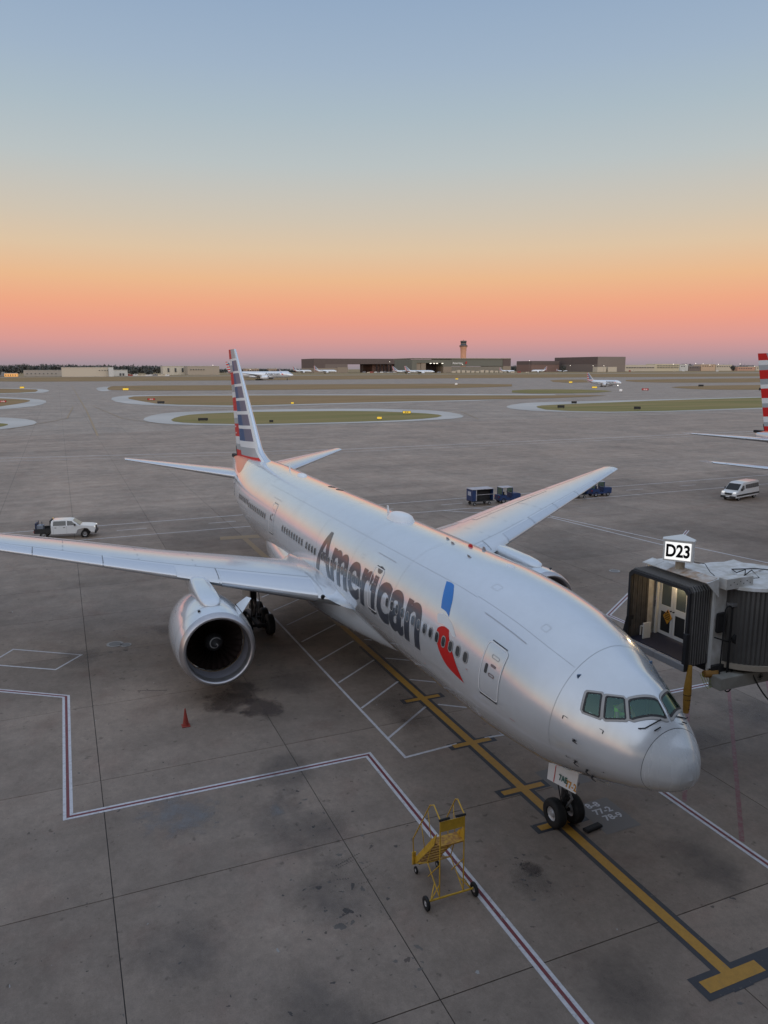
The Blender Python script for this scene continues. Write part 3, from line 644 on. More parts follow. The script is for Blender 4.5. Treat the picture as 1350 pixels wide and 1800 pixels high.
for mi in (False, True):
    for x in (6.60,17.05,35.95,50.2): door(x, 12.5 if x < 50 else 9, mi)
# cabin windows
WX = [8.13+.553*i for i in range(14)]+[18.6+.553*i for i in range(12)]+[26.0+.553*i for i in range(4)]+[28.6+.553*i for i in range(9)]+[37.75+.553*i for i in range(17)]
wproto = {}
WRIM = mat('window_rim', (.40,.40,.40), .35, .3)
for mi in (False, True):
    for x in WX:
        if 11.3 < x < 42.5:
            if mi not in wproto:
                fo = wrapped('cabin_window', [(rrect(20,9.2,.33,.47,.15),rrect(20,9.2,.26,.39,.12))], WRIM, AIR, .021, cut=False, mirror=mi)
                po = wrapped('pane', [rrect(20,9.2,.27,.40,.125)], GLASSD, fo, .019, cut=False, mirror=mi)
                for q in (fo,po): q.data.transform(Matrix.Translation((-20,0,0)))
                wproto[mi] = (fo,po); fo.location = (x,0,0); continue
            f2 = inst(wproto[mi][0], 'cabin_window', AIR, (x,0,0)); inst(wproto[mi][1], 'pane', f2)
        else:
            a = 9.2 if x < 43 else a_of(x, 2.9, 6.3)
            if x < 12: a = a_of(x, 3, 6.2) if x > 8.4 else 10
            fo = wrapped('cabin_window', [(rrect(x,a,.33,.47,.15),rrect(x,a,.26,.39,.12))], WRIM, AIR, .021, cut=False, mirror=mi)
            wrapped('pane', [rrect(x,a,.27,.40,.125)], GLASSD, fo, .019, cut=False, mirror=mi)
# lettering: stretched so lower case stands nearly as tall as the capital
def lettering(mi):
    me = text_mesh('American', 1.0, .022); bm = bmesh.new(); bm.from_mesh(me)
    w0 = min(v.co.x for v in bm.verts); w1 = max(v.co.x for v in bm.verts); S = 13.9/(w1-w0)
    for v in bm.verts:
        y = v.co.y; xh = .50; cap = .70
        yy = y/xh*1.86 if y < xh else 1.86+(y-xh)/(cap-xh)*.5
        base = -9.0+2.6*((v.co.x-w0)/(w1-w0)*-1+1)
        X = 25.75-(v.co.x-w0)*S
        if mi: X = 11.8+(v.co.x-w0)*S; base = -7.5
        v.co = Vector((X, base*K+yy, 0))
    return wrap_bm('airline_lettering', bm, TXT, AIR, .016, .25, 3, mi)
lettering(False); lettering(True)
# emblem: blue blade, white curl, red blade
def curve(P, n=8):
    Q = []
    for i in range(len(P)-1):
        p0 = P[max(i-1,0)]; p1 = P[i]; p2 = P[i+1]; p3 = P[min(i+2,len(P)-1)]
        for k in range(n):
            t = k/n; Q.append(tuple(.5*((2*p1[c])+(-p0[c]+p2[c])*t+(2*p0[c]-5*p1[c]+4*p2[c]-p3[c])*t*t+(-p0[c]+3*p1[c]-3*p2[c]+p3[c])*t**3) for c in (0,1)))
    Q.append(P[-1]); return Q
for mi in (False, True):
    bl = curve([(11.58,49.6),(11.2,50.3),(10.93,49.6)],4)+curve([(10.9,49.2),(10.35,40),(9.95,27.6)],6)+curve([(9.95,27.6),(10.3,29.8),(10.7,30)],4)+curve([(10.75,30.5),(11.15,40),(11.55,49.2)],6)[:-1]
    em = wrapped('emblem', [bl], BLUE, AIR, .008, mirror=mi)
    wc = curve([(10.55,19.5),(10.75,24.5),(10.5,27.2),(10.0,26.8),(9.5,24),(9.05,18.5)],5)+curve([(9.05,18.5),(9.25,17.6),(9.6,19.6),(10.1,20.6),(10.55,19.5)],4)[:-1]
    wrapped('emblem_curl', [wc], LGREY, em, .008, mirror=mi)
    rd = curve([(9.62,20.0),(10.05,19.8),(10.4,16.5),(10.42,12),(10.15,3),(9.55,-5.0),(8.9,-8),(8.18,-9.6)],5)+curve([(8.18,-9.6),(8.65,-1),(9.1,8),(9.42,14),(9.62,20.0)],5)[1:-1]
    wrapped('emblem_red_blade', [rd], RED, em, .009, mirror=mi)
# cockpit glazing
for mi in (False, True):
    for k,P in enumerate(CW):
        g = wrapped('cockpit_window', [P], COCKG, AIR, .006, .1, 4, mi)
        o2 = inset(P,-.085); 
        o2 = [(x_, min(a_,89.7)) for x_,a_ in o2]
        o3 = [(x_, min(a_,89.8)) for x_,a_ in inset(P,-.10)]
        wrapped('frame_edge', [(o3, [(x_, min(a_,89.6)) for x_,a_ in inset(P,-.082)])], MATS['seam'], g, .012, .1, 4, mi)
        wrapped('window_frame', [(o2, inset(P,-.02))], FRAME, g, .016, .1, 4, mi)
        wrapped('window_seal', [(inset(P,-.028), inset(P,.03))], SEAL, g, .019, .1, 4, mi)
for s in (1,-1):
    b = MB(); b.tube([fpt(1.12,90-s*14,.05),fpt(1.2,90-s*38,.05),fpt(1.32,90-s*44,.06)], .017, 6); b.tube([fpt(1.0,90-s*20,.07),fpt(1.02,90-s*30,.05)], .02,6); b.build('wiper', BLACK, AIR)
# dark flight deck behind the glass
b = MB(); b.box(1.75,3.6,-1.15,1.15,4.9,5.35); b.build('flight_deck_floor', mat('deck',(.05,.055,.06),.8), AIR)
b = MB(); b.box(1.62,1.95,-.95,.95,5.5,6.0,b=.06); b.build('glareshield', mat('glareshield',(.03,.03,.035),.8), AIR)
b = MB(); b.box(3.5,3.56,-1.5,1.5,5.0,7.0); b.build('bulkhead', mat('bulkhead_blue',(.10,.16,.26),.7), AIR)
for s in (1,-1):
    b = MB(); b.box(2.9,3.05,s*.55-.25,s*.55+.25,5.4,6.35,b=.04); b.box(2.45,3.0,s*.55-.25,s*.55+.25,5.35,5.5,b=.04); b.build('pilot_seat', mat('seat_blue',(.05,.09,.2),.8), AIR)
# roof fittings
def blister(x, a, l, wd, h, m=WHITE, name='antenna_dome'):
    t = MB(); n = 16; P = Vector(fpt(x,a)); nx = Vector(fpt(x,a,.1))-P; nx.normalize(); V = [P+nx*h]; rows = 5
    for i in range(1,rows+1):
        f = i/rows; hh = h*math.sqrt(max(0,1-f**2.6))
        for j in range(n):
            t_ = 2*PI*j/n; dx = math.copysign(abs(math.cos(t_))**.8,math.cos(t_))*l/2*f; dy = math.sin(t_)*wd/2*f
            q = Vector(fpt(x+dx, a+dy/K)); V.append(q+nx*hh-(nx*.02 if i==rows else nx*0))
    Fc = [(0,1+j,1+(j+1)%n) for j in range(n)]+[(1+i*n+j,1+(i+1)*n+j,1+(i+1)*n+(j+1)%n,1+i*n+(j+1)%n) for i in range(rows-1) for j in range(n)]
    t.add(V,Fc); return t.build(name, m, AIR, True, 60)
blister(20.9,92,2.3,1.25,.36); blister(39.0,93,1.4,.7,.16); blister(13.9,97,.35,.16,.12, RED, 'beacon'); blister(10.3,94,.6,.3,.05)
for x,a in ((33.0,98),(31.7,100)): wrapped('roof_vent', [[(x+.34*math.cos(t),a+.26/K*math.sin(t)) for t in [2*PI*i/16 for i in range(16)]]], DARK, AIR, .012)
def blade(x, a, h, c=.3):
    P = Vector(fpt(x,a,-.02)); n = (Vector(fpt(x,a,.1))-P).normalized(); b = MB(); s = Vector((0,-n.z,n.y))*.025
    V = []
    for k,(dx,hh) in enumerate(((-c/2,0),(c/2,0),(c/2+.05,h),(c*.1,h))):
        V += [P+Vector((dx,0,0))+n*hh+s*(1-hh/h*.5), P+Vector((dx,0,0))+n*hh-s*(1-hh/h*.5)]
    b.add(V,[(0,2,4,6),(7,5,3,1),(0,1,3,2),(2,3,5,4),(4,5,7,6),(6,7,1,0)]); b.build('antenna_blade', WHITE if h > .3 else GREYM, AIR)
for x,a,h in ((22.3,90,.5),(42.5,94,.5),(14.6,88,.1),(15.5,92,.1),(13.3,104,.16),(12.3,80,.1)): blade(x,a,h)
for x,a in ((2.85,4.5),(2.9,-22.5),(2.64,-43),(2.62,-31)):
    P = Vector(fpt(x,a)); n = (Vector(fpt(x,a,.1))-P).normalized(); b = MB(); b.cyl(P-n*.01,P+n*.09,.035,.03,8); b.tube([P+n*.09,P+n*.10+Vector((-.06,0,0)),P+n*.10+Vector((-.22,0,0))],[.02,.018,.01],8); b.build('probe', DARK, AIR)
    wrapped('probe_plate', [[(x+.08*math.cos(t),a+.07/K*math.sin(t)) for t in [2*PI*i/12 for i in range(12)]]], GREYM, AIR, .006, cut=False)

# ---- lifting surfaces
def airfoil(n=14, th=.12):
    up = []; lo = []
    for i in range(n+1):
        x = (1-math.cos(PI*i/n))/2; t = 5*th*(.2969*math.sqrt(x)-.126*x-.3516*x**2+.2843*x**3-.1036*x**4); cam_ = .02*(1-(2*x-1)**2)*1.0
        up.append((x,cam_+t)); lo.append((x,cam_*.6-t*.8))
    return up, lo
def wing_le(y):
    return (22.0+.668*(y-3.1)) if y > 3.1 else 22.0-(3.1-y)*1.0
def wing_te(y):
    return 34.1+.12*(y-3.1) if y < 10.7 else 35.0+.362*(y-10.7)
def wing_z(y): return 4.02+.113*y+.0006*(max(0,y-12))**2*.3
def wing_sec(y): return wing_le(y), wing_te(y)-wing_le(y), wing_z(y), (.135 if y < 4 else .135-.03*min(1,(y-4)/10)), (.9 if y < 3 else max(0,.9*(1-(y-3)/14)))*.055
def wing_pt(y, c, side, off=0, s=1):
    x0, ch, z0, th, inc = wing_sec(y); x = c
    t = 5*th*(.2969*math.sqrt(max(x,0))-.126*x-.3516*x**2+.2843*x**3-.1036*x**4); cm = .02*(1-(2*x-1)**2)
    z = (cm+t) if side > 0 else (cm*.6-t*.8)
    return (x0+x*ch, s*y, z0+z*ch-inc*ch*x+off*side)
def grid(name, fn, us, vs, m, parent, **kw):
    V = [fn(u,v) for u in us for v in vs]; n = len(vs)
    return mesh(name, V, [(i*n+j,i*n+j+1,(i+1)*n+j+1,(i+1)*n+j) for i in range(len(us)-1) for j in range(n-1)], m, parent, None, True, **kw)
CS = [(1-math.cos(PI*i/16))/2 for i in range(17)]
WINGS = {}
for s in (1,-1):
    ys = [1.5,2.3,3.1,4,5.5,7,8.8,10.7,13,16,20,24,28,29.8,30.35]
    V = []; 
    for y in ys:
        for c in reversed(CS): V.append(wing_pt(y,c,1,0,s))
        for c in CS[1:]: V.append(wing_pt(y,c,-1,0,s))
    n = 33; Fc = [(i*n+j,i*n+(j+1)%n,(i+1)*n+(j+1)%n,(i+1)*n+j) for i in range(len(ys)-1) for j in range(n)]+[tuple((len(ys)-1)*n+j for j in range(n))]
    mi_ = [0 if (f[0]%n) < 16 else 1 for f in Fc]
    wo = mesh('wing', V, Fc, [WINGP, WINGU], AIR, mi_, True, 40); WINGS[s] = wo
    bm = bmesh.new(); bm.from_mesh(wo.data); bmesh.ops.recalc_face_normals(bm, faces=bm.faces); bm.to_mesh(wo.data); bm.free()
    # slats: bright metal leading edge pieces wrapping the nose of the wing
    for y0,y1 in ((4.0,8.55),(10.75,14.4),(14.46,18.1),(18.16,21.8),(21.86,25.5),(25.56,29.3)):
        cs = [.115,.09,.06,.035,.015,.004,0,-.004,-.015,-.035,-.05]
        def fn(y, c, s=s):
            p = Vector(wing_pt(y,abs(c),1 if c >= 0 else -1,0,s)); k = .012
            return (p.x-(k*1.3 if abs(c) < .04 else 0), p.y, p.z+(k if c >= 0 else -k))
        grid('leading_edge_slat', fn, [y0+(y1-y0)*i/5 for i in range(6)], cs, METAL if False else mat('slat_metal',(.60,.62,.655),.27,.6), wo)
    # trailing devices: spoilers, flaps, aileron as thin panels proud of the skin
    def panel(nm, y0, y1, c0, c1, off=.012, m=WINGP):
        grid(nm, lambda y,c: wing_pt(y,c,1,off,s), [y0+(y1-y0)*i/4 for i in range(5)], [c0+(c1-c0)*i/4 for i in range(5)], m, wo)
    WP2 = mat('wing_panel_grey', (.61,.63,.66), .28, .3, .5)
    for y0,y1 in ((4.2,6.2),(6.25,8.2),(11.6,13.4),(13.45,15.2),(15.25,17.0),(17.05,18.8),(18.85,20.6)): panel('spoiler', y0, y1, .70 if y0 > 9 else .80, .80 if y0 > 9 else .87, .014, WP2)
    panel('inboard_flap', 3.6,8.3,.885,.995,.006,WP2); panel('flaperon', 8.4,10.5,.84,.995,.008,WP2); panel('outboard_flap', 10.8,21.2,.82,.995,.006,WP2); panel('aileron', 21.4,28.2,.80,.995,.010,WP2)
    # thin seam behind the slats
    SE = mat('wing_seam', (.16,.17,.18), .6)
    grid('wing_seam', lambda y,c: wing_pt(y,c,1,.004,s), [4.0+(29.4-4.0)*i/30 for i in range(31)], [.148,.1515], SE, wo)
    for yj in (8.65,14.43,18.13,21.83,25.53): grid('wing_seam', lambda y,c: wing_pt(y,c,1,.016,s), [yj-.02,yj+.02], [.0,.02,.05,.1,.148], SE, wo)
    for yj in (9.6,12.5,16.5): grid('wing_seam', lambda y,c: wing_pt(y,c,1,.005,s), [yj-.015,yj+.015], [.16,.3,.5,.68], SE, wo)
    # flap track fairings
    for y,l in ((6.6,5.2),(14.2,4.2),(18.6,3.6),(22.6,2.6)):
        x0 = wing_te(y)-l*.78; z0 = wing_pt(y,.75,-1)[2]-.12; b = MB(); prof = [(l*t,.30*l/4*math.sin(PI*min(1,max(.0,t))**.8)**.7+.005) for t in [i/12 for i in range(13)]]
        b.lathe(prof,'x',(x0,s*y,z0-.1),14); b.build('flap_track_fairing', WINGU if False else mat('fairing_grey',(.40,.41,.43),.4,.1), wo, True)
    # landing light in the wing root
    b = MB(); b.cyl(Vector(wing_pt(3.75,.001,1,0,s))+Vector((-.02,0,0)), Vector(wing_pt(3.75,.001,1,0,s))+Vector((.1,0,0)), .13,.13,14); b.build('landing_light', DARK, wo)
    # wing root fillet
    def fil(u, v, s=s):
        x = 20.2+u*13.2; wdt = .55*math.sin(PI*min(1,u*1.02+.0))**.6 if 0 < u < .98 else .02
        zt = 4.25+.55*math.sin(PI*u)**.5 + wdt*.6; a = Vector(fpt(x, math.degrees(math.asin(max(-1,min(1,(zt-5.7)/3.1)))), .003))
        c = (x-wing_le(3.6))/(wing_te(3.6)-wing_le(3.6)); b_ = Vector(wing_pt(3.1+wdt*1.6,min(.99,max(.002,c)),1,.0,1)); b_.x = x
        m_ = Vector((x, a.y*.75+b_.y*.25, b_.z*.8+a.z*.2)); p = a*(1-v)**2+m_*2*v*(1-v)+b_*v*v
        return (p.x, s*p.y, p.z)
    grid('wing_root_fillet', fil, [i/30 for i in range(31)], [i/8 for i in range(9)], PAINT, wo)

# fin with striped livery
def fin_pt(u, v, side, off=0):        # u from trailing edge (0) to leading edge (1), v up
    te = Vector((60.85+2.2*v,0,8.0+10.45*v)); le = Vector((49.9+9.95*v,0,8.72+9.75*v)); 
    if v < .10: le.x -= 2.2*((.10-v)/.10)**2
    p = te*(1-u)+le*u; ch = (te-le).length; x = 1-u
    t = 5*.095*(.2969*math.sqrt(x)-.126*x-.3516*x**2+.2843*x**3-.1036*x**4); return (p.x, side*(t*ch+off), p.z)
rear = [(0,.067,RED),(.067,.12,SILV),(.12,.19,LGREY),(.19,.307,RED),(.307,.36,SILV),(.36,.426,LGREY),(.426,.55,RED),(.55,.60,LGREY),(.60,.67,SILV),(.67,.785,RED),(.785,.85,SILV),(.85,.91,LGREY),(.91,1,RED)]
frontb = [(0,.03,RED),(.03,.10,SILV),(.10,.155,LGREY),(.155,.263,BLUE),(.263,.292,LGREY),(.292,.39,BLUE),(.39,.42,LGREY),(.42,.515,BLUE),(.515,.54,LGREY),(.54,.645,BLUE),(.645,.67,LGREY),(.67,.77,BLUE),(.77,.79,LGREY),(.79,.89,BLUE),(.89,.91,LGREY),(.91,1,SILV)]
finm = [RED,SILV,LGREY,NAVY,NAVYG,METAL]
def idx(m): return {RED:0,SILV:1,LGREY:2,BLUE:3}[m]
vb = sorted(set([0]+[b for a,b,_ in rear]+[b for a,b,_ in frontb])); 
vs_ = []
for a,b in zip(vb[:-1],vb[1:]): k = max(1,int((b-a)/.03)); vs_ += [a+(b-a)*i/k for i in range(k)]
vs_.append(1.0)
V = []; Fc = []; mi_ = []
us_ = [0,.1,.2,None,.45,.55,.64,.72,.82,.925,.97,.985,.995,1.0]
def uval(k, v): return (.31+.16*v) if us_[k] is None else (us_[k] if k < 3 else max(us_[k], .31+.16*v+.02*(k-3)))
nu = len(us_)
for side in (1,-1):
    base = len(V)
    for v in vs_:
        for k in range(nu):
            u = uval(k,v); vv = v - .045*math.sin(PI*min(1,u))*0; V.append(fin_pt(u, vv, side))
    for i in range(len(vs_)-1):
        vm = (vs_[i]+vs_[i+1])/2
        for k in range(nu-1):
            Fc.append((base+i*nu+k,base+i*nu+k+1,base+(i+1)*nu+k+1,base+(i+1)*nu+k))
            if k >= 9: mi_.append(5 if k >= 10 else 2)
            elif k < 3: mi_.append(idx([m for a,b,m in rear if a <= vm < b][0]))
            else:
                q = idx([m for a,b,m in frontb if a <= vm < b][0]); mi_.append(4 if (q == 3 and k >= 6) else q)
n_ = len(vs_); 
Fc.append(tuple([(n_-1)*nu+k for k in range(nu)]+[n_*nu+(n_-1)*nu+k for k in reversed(range(nu))])); mi_.append(1)
for i in range(n_-1): Fc.append((i*nu,(i+1)*nu,n_*nu+(i+1)*nu,n_*nu+i*nu)); mi_.append(0)
fin = mesh('tail_fin', V, Fc, finm, AIR, mi_, True, 30)
b = MB(); b.tube([(60.85,.0,7.95),(60.85+.3,0,9.0)],.05,6); b.build('rudder_hinge', DARK, fin)
grid('rudder_seam', lambda u,v: fin_pt(u,v,1,.008), [.285,.29], [i/10 for i in range(11)], SEAL, fin)
b = MB(); b.box(61.1,62.5,-.2,.2,7.75,8.12,b=.06); b.build('apu_fairing', BLACK, AIR)
for s in (1,-1):
    for v in (.22,.28,.17):
        p = fin_pt(.12,v,s,.02); b = MB(); b.cyl(p,(p[0],p[1]+s*.05,p[2]),.07,.05,8); b.build('tail_light', WHITE, fin)
# tailplanes
for s in (1,-1):
    def st(y, c, side):
        t = (y-.5)/10.25; x0 = 49.9+(59.9-49.9)*t; ch = (58.9-49.9)*(1-t)+1.85*t; z0 = 6.98+.118*y
        th = .10; k = 5*th*(.2969*math.sqrt(c)-.126*c-.3516*c**2+.2843*c**3-.1036*c**4); return (x0+c*ch, s*y, z0+side*k*ch*.9)
    ys = [.5,2,4,6,8,10,10.6,10.77]; V = []
    for y in ys:
        for c in reversed(CS): V.append(st(y,c,1))
        for c in CS[1:]: V.append(st(y,c,-1))
    Fc = [(i*33+j,i*33+(j+1)%33,(i+1)*33+(j+1)%33,(i+1)*33+j) for i in range(len(ys)-1) for j in range(33)]+[tuple((len(ys)-1)*33+j for j in range(33))]
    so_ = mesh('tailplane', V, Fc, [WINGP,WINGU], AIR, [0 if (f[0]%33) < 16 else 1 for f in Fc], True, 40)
    bm = bmesh.new(); bm.from_mesh(so_.data); bmesh.ops.recalc_face_normals(bm, faces=bm.faces); bm.to_mesh(so_.data); bm.free()
    grid('leading_edge', lambda y,c: tuple(Vector(st(y,abs(c),1 if c >= 0 else -1))+Vector((-.01,0,.008 if c >= 0 else -.008))), [2.3+(10.4-2.3)*i/6 for i in range(7)], [.06,.035,.015,.004,0,-.004,-.015,-.03], MATS['slat_metal'], so_)
    grid('elevator', lambda y,c: tuple(Vector(st(y,c,1))+Vector((0,0,.01))), [2.8+(10.2-2.8)*i/5 for i in range(6)], [.72,.8,.9,.99], MATS['wing_panel_grey'], so_)

# ---- engines
def engine(s):
    e = (20.85, s*9.70, 2.92); tilt = R(2.0)
    M = Matrix.Translation(e) @ Matrix.Scale(1.045,4) @ Matrix.Rotation(tilt,4,'Y') @ Matrix.Rotation(-s*R(1),4,'Z')
    b = MB(); b.lathe([(.34,1.80),(.8,1.875),(1.5,1.92),(2.4,1.94),(3.4,1.92),(4.4,1.84),(5.4,1.70),(6.2,1.48),(6.8,1.27),(6.82,1.20),(6.0,1.15)],'x',(0,0,0),72); b.xf(M)
    nac = b.build('engine_nacelle', PAINT, AIR, True, 50)
    b = MB(); b.lathe([(.335,1.797),(.2,1.755),(.08,1.70),(.02,1.65),(0,1.605),(.02,1.56),(.1,1.515),(.25,1.475),(.42,1.455)],'x',(0,0,0),72); b.xf(M); b.build('inlet_lip', LIPM, nac, True, 60)
    b = MB(); b.lathe([(.42,1.455),(.8,1.44),(1.3,1.45),(1.42,1.45)],'x',(0,0,0),72); b.xf(M); b.build('inlet_duct', DUCT, nac, True, 60)
    b = MB(); b.lathe([(1.36,1.455),(1.36,1.425),(1.42,1.425)],'x',(0,0,0),72); b.xf(M); b.build('fan_case_ring', mat('brass_ring',(.35,.25,.15),.4,.7), nac, True, 60)
    b = MB(); b.lathe([(.95,.001),(1.0,.07),(1.12,.19),(1.3,.33),(1.5,.44),(1.7,.47)],'x',(0,0,0),32); b.xf(M); b.build('spinner', mat('spinner',(.05,.05,.052),.4,.2), nac, True, 60)
    b = MB(); pts = []
    for i in range(40):
        t = i/39; a = 2.0+t*2.2*PI; x = .985+.30*t**1.0; r_ = .06+.27*t
        pts.append(Vector((x-.012, r_*math.cos(a), r_*math.sin(a))))
    V = []
    for i,p in enumerate(pts):
        wd_ = .028*(1-abs(i/39-.5)*.8); rr = math.hypot(p.y,p.z); 
        for d in (-wd_,wd_): k = (rr+d)/rr; V.append((p.x+d*.9, p.y*k, p.z*k))
    b.add(V,[(2*i,2*i+1,2*i+3,2*i+2) for i in range(39)]); b.xf(M); b.build('spinner_spiral', mat('spiral_white',(.45,.45,.45),.5), nac, fixn=False)
    b = MB(); b.lathe([(1.78,.01),(1.78,1.46)],'x',(0,0,0),40); b.xf(M); b.build('fan_backing', mat('fan_backing',(.008,.008,.008),.9), nac)
    blade0 = None
    for k in range(26):
        if blade0 is None:
            b = MB(); V = []
            for i in range(7):
                t = i/6; r_ = .42+1.0*t; tw = R(25+38*t); hc = .17+.10*t; sweep = .05*math.sin(t*PI)
                for q in (-1,0,1):
                    V.append((1.56+hc*q*math.cos(tw)*.8+sweep, q*hc*math.sin(tw)+.05*q*q, r_))
            b.add(V,[(i*3+j,i*3+j+1,i*3+3+j+1,i*3+3+j) for i in range(6) for j in range(2)]); b.v = b.v
            blade0 = b.build('fan_blade', BLADE, nac, True, 60, fixn=False); o = blade0
            # local frame: engine axis through the origin of the mesh
        else: o = inst(blade0, 'fan_blade', nac)
        o.matrix_local = M @ Matrix.Rotation(2*PI*k/26,4,'X')
    b = MB(); b.lathe([(5.9,1.0),(6.9,.85),(7.6,.55),(8.2,.28),(8.5,.05)],'x',(0,0,0),32); b.xf(M); b.build('exhaust_plug', GREYM, nac, True)
    # strake
    b = MB(); P = [M@Vector((1.7+dx, -s*(1.5+dr)*1.0, 1.25+dr*.75)) for dx,dr in ((0,0.0),(1.6,0.0),(1.45,.52),(.75,.62))]
    Q = [p+Vector((0,0,.025)) for p in P]; b.add(P+Q,[(0,1,2,3),(7,6,5,4),(0,4,5,1),(1,5,6,2),(2,6,7,3),(3,7,4,0)]); b.build('nacelle_strake', WHITE, nac)
    b = MB(); p = M@Vector((.95,s*.7,1.80)); b.cyl(p-Vector((0,0,.05)),p+Vector((0,0,.03)),.07,.07,10); b.build('nacelle_vent', DARK, nac)
    def ringseam(x, r_): 
        b = MB(); b.lathe([(x,r_+.004),(x+.02,r_+.004)],'x',(0,0,0),72); b.xf(M); b.build('nacelle_seam', MATS['seam'], nac, True, fixn=False)
    ringseam(1.25,1.905); ringseam(4.0,1.877)
    # pylon: broad rounded prow sweeping up from the cowl to the wing
    V = []; ST_ = [(1.25,1.80,1.98,.16),(1.45,1.78,2.10,.40),(1.95,1.76,2.20,.52),(2.8,1.72,2.28,.56),(3.8,1.6,2.32,.56),(4.8,1.4,2.36,.54),(5.6,1.2,2.38,.50),(6.4,1.0,2.30,.42),(8.0,.9,2.2,.30),(10.0,1.3,2.1,.2),(12,1.7,2.0,.06)]
    na = 18
    for x,zb,zt,wd_ in ST_:
        for j in range(na):
            a = 2*PI*j/na; y = wd_*math.copysign(abs(math.cos(a))**.55,math.cos(a)); zz = (zb+zt)/2+(zt-zb)/2*math.copysign(abs(math.sin(a))**.55,math.sin(a)); V.append(Vector((e[0]+x, e[1]+y, e[2]+zz)))
    Fc = [(i*na+j,i*na+(j+1)%na,(i+1)*na+(j+1)%na,(i+1)*na+j) for i in range(len(ST_)-1) for j in range(na)]+[tuple(range(na))]
    py = mesh('engine_pylon', V, Fc, PAINT, AIR, None, True)
    bm = bmesh.new(); bm.from_mesh(py.data); bmesh.ops.recalc_face_normals(bm, faces=bm.faces); bm.to_mesh(py.data); bm.free()
engine(1); engine(-1)

# ---- landing gear
def wheel_mb(r, wd, rim):
    b = MB(); h = wd/2
    b.lathe([(-h*.7,rim),(-h*.95,rim+.02),(-h,r*.80),(-h*.85,r*.93),(-h*.55,r*.985),(-h*.2,r),(h*.2,r),(h*.55,r*.985),(h*.85,r*.93),(h,r*.80),(h*.95,rim+.02),(h*.7,rim)],'y',(0,0,0),32,0)
    for g in (-.3,0,.3): b.lathe([(h*g-.012,r*1.002),(h*g-.008,r*.985),(h*g+.008,r*.985),(h*g+.012,r*1.002)],'y',(0,0,0),32,0)
    b.lathe([(-h*.7,rim),(-h*.55,rim*.9),(-h*.45,rim*.55),(-h*.8,rim*.4),(-h*.85,.01)],'y',(0,0,0),24,1); b.lathe([(h*.7,rim),(h*.55,rim*.9),(h*.45,rim*.55),(h*.8,rim*.4),(h*.85,.01)],'y',(0,0,0),24,1)
    return b
RIM = mat('wheel_rim_white', (.42,.42,.43), .4, .3)
ng = MB(); ng.cyl((5.89,0,.55),(5.75,0,2.9),.095,.13,14); ng.cyl((5.86,0,1.1),(5.78,0,2.4),.15,.16,14); ng.cyl((5.89,-.5,.55),(5.89,.5,.55),.07,.07,12); 
ngo = ng.build('nose_gear_strut', DARK, AIR, True)
b = MB(); b.tube([(5.72,.0,1.55),(5.45,.0,1.25),(5.75,0,.75)],.05,8); b.tube([(5.83,.1,2.2),(4.7,.25,2.9)],.06,8); b.tube([(5.83,-.1,2.2),(4.7,-.25,2.9)],.06,8); b.build('drag_brace', GREYM, ngo, True)
for y in (.22,-.22):
    b = MB(); b.cyl((5.62,y,1.78),(5.48,y,1.74),.10,.12,14); b.build('taxi_light', mat('lamp_chrome',(.6,.6,.6),.15,.9), ngo, True)
b = MB(); b.tube([(5.6,.18,1.5),(5.55,.3,1.35),(5.6,.12,1.2)],.025,6); b.tube([(5.95,.15,2.6),(6.05,.2,1.6),(5.95,.1,.9)],.02,6); b.tube([(5.35,.35,2.0),(5.15,.45,1.75),(5.05,.42,1.7)],.03,6); b.build('hydraulic_hose', BLACK, ngo, True)
w0 = wheel_mb(.545,.40,.26).build('nose_wheel', [BLACK,RIM], AIR, True, 50); w0.location = (5.89,.40,.545); inst(w0,'nose_wheel',AIR,(5.89,-.40,.545))
b = MB(); b.box(-.12,.12,-.38,.38,0,.14,b=.03); ch = b.build('wheel_chock', BLACK, None, label='black rubber wheel chock lying behind the nose wheels on the stop bar', cat='wheel chock'); ch.location = (5.15,-.75,.02); ch.rotation_euler = (0,0,R(8))
# nose gear doors
for s in (1,-1):
    b = MB(); A = [(4.35,s*.62,2.95),(6.05,s*.62,2.72),(6.0,s*.72,1.92),(4.35,s*.72,2.22)]; b.add(A+[(x,y-s*.03,z) for x,y,z in A],[(0,1,2,3),(7,6,5,4),(0,4,5,1),(1,5,6,2),(2,6,7,3),(3,7,4,0)])
    dr = b.build('nose_gear_door', WHITE, AIR)
    b = MB(); b.add([(5.62,s*.625,2.79),(5.58,s*.625,2.795),(5.58,s*.727,2.02),(5.62,s*.727,2.01)],[(0,1,2,3)]); b.build('door_stripe', RED, dr, fixn=False)
    if s == 1:
        bx = Vector((-1,0,.16)).normalized(); by = Vector((0,-.125,1))
        text_obj('7AE', 'door_code', mat('code_green',(.02,.12,.10),.5), dr, basis((5.32,.717,2.24),(-1,0,.17),by), .30, .008, 'LEFT')
        text_obj('77-2', 'door_code', mat('code_orange',(.55,.26,.03),.5), dr, basis((4.93,.717,2.20),(-1,0,.17),by), .34, .012, 'LEFT')
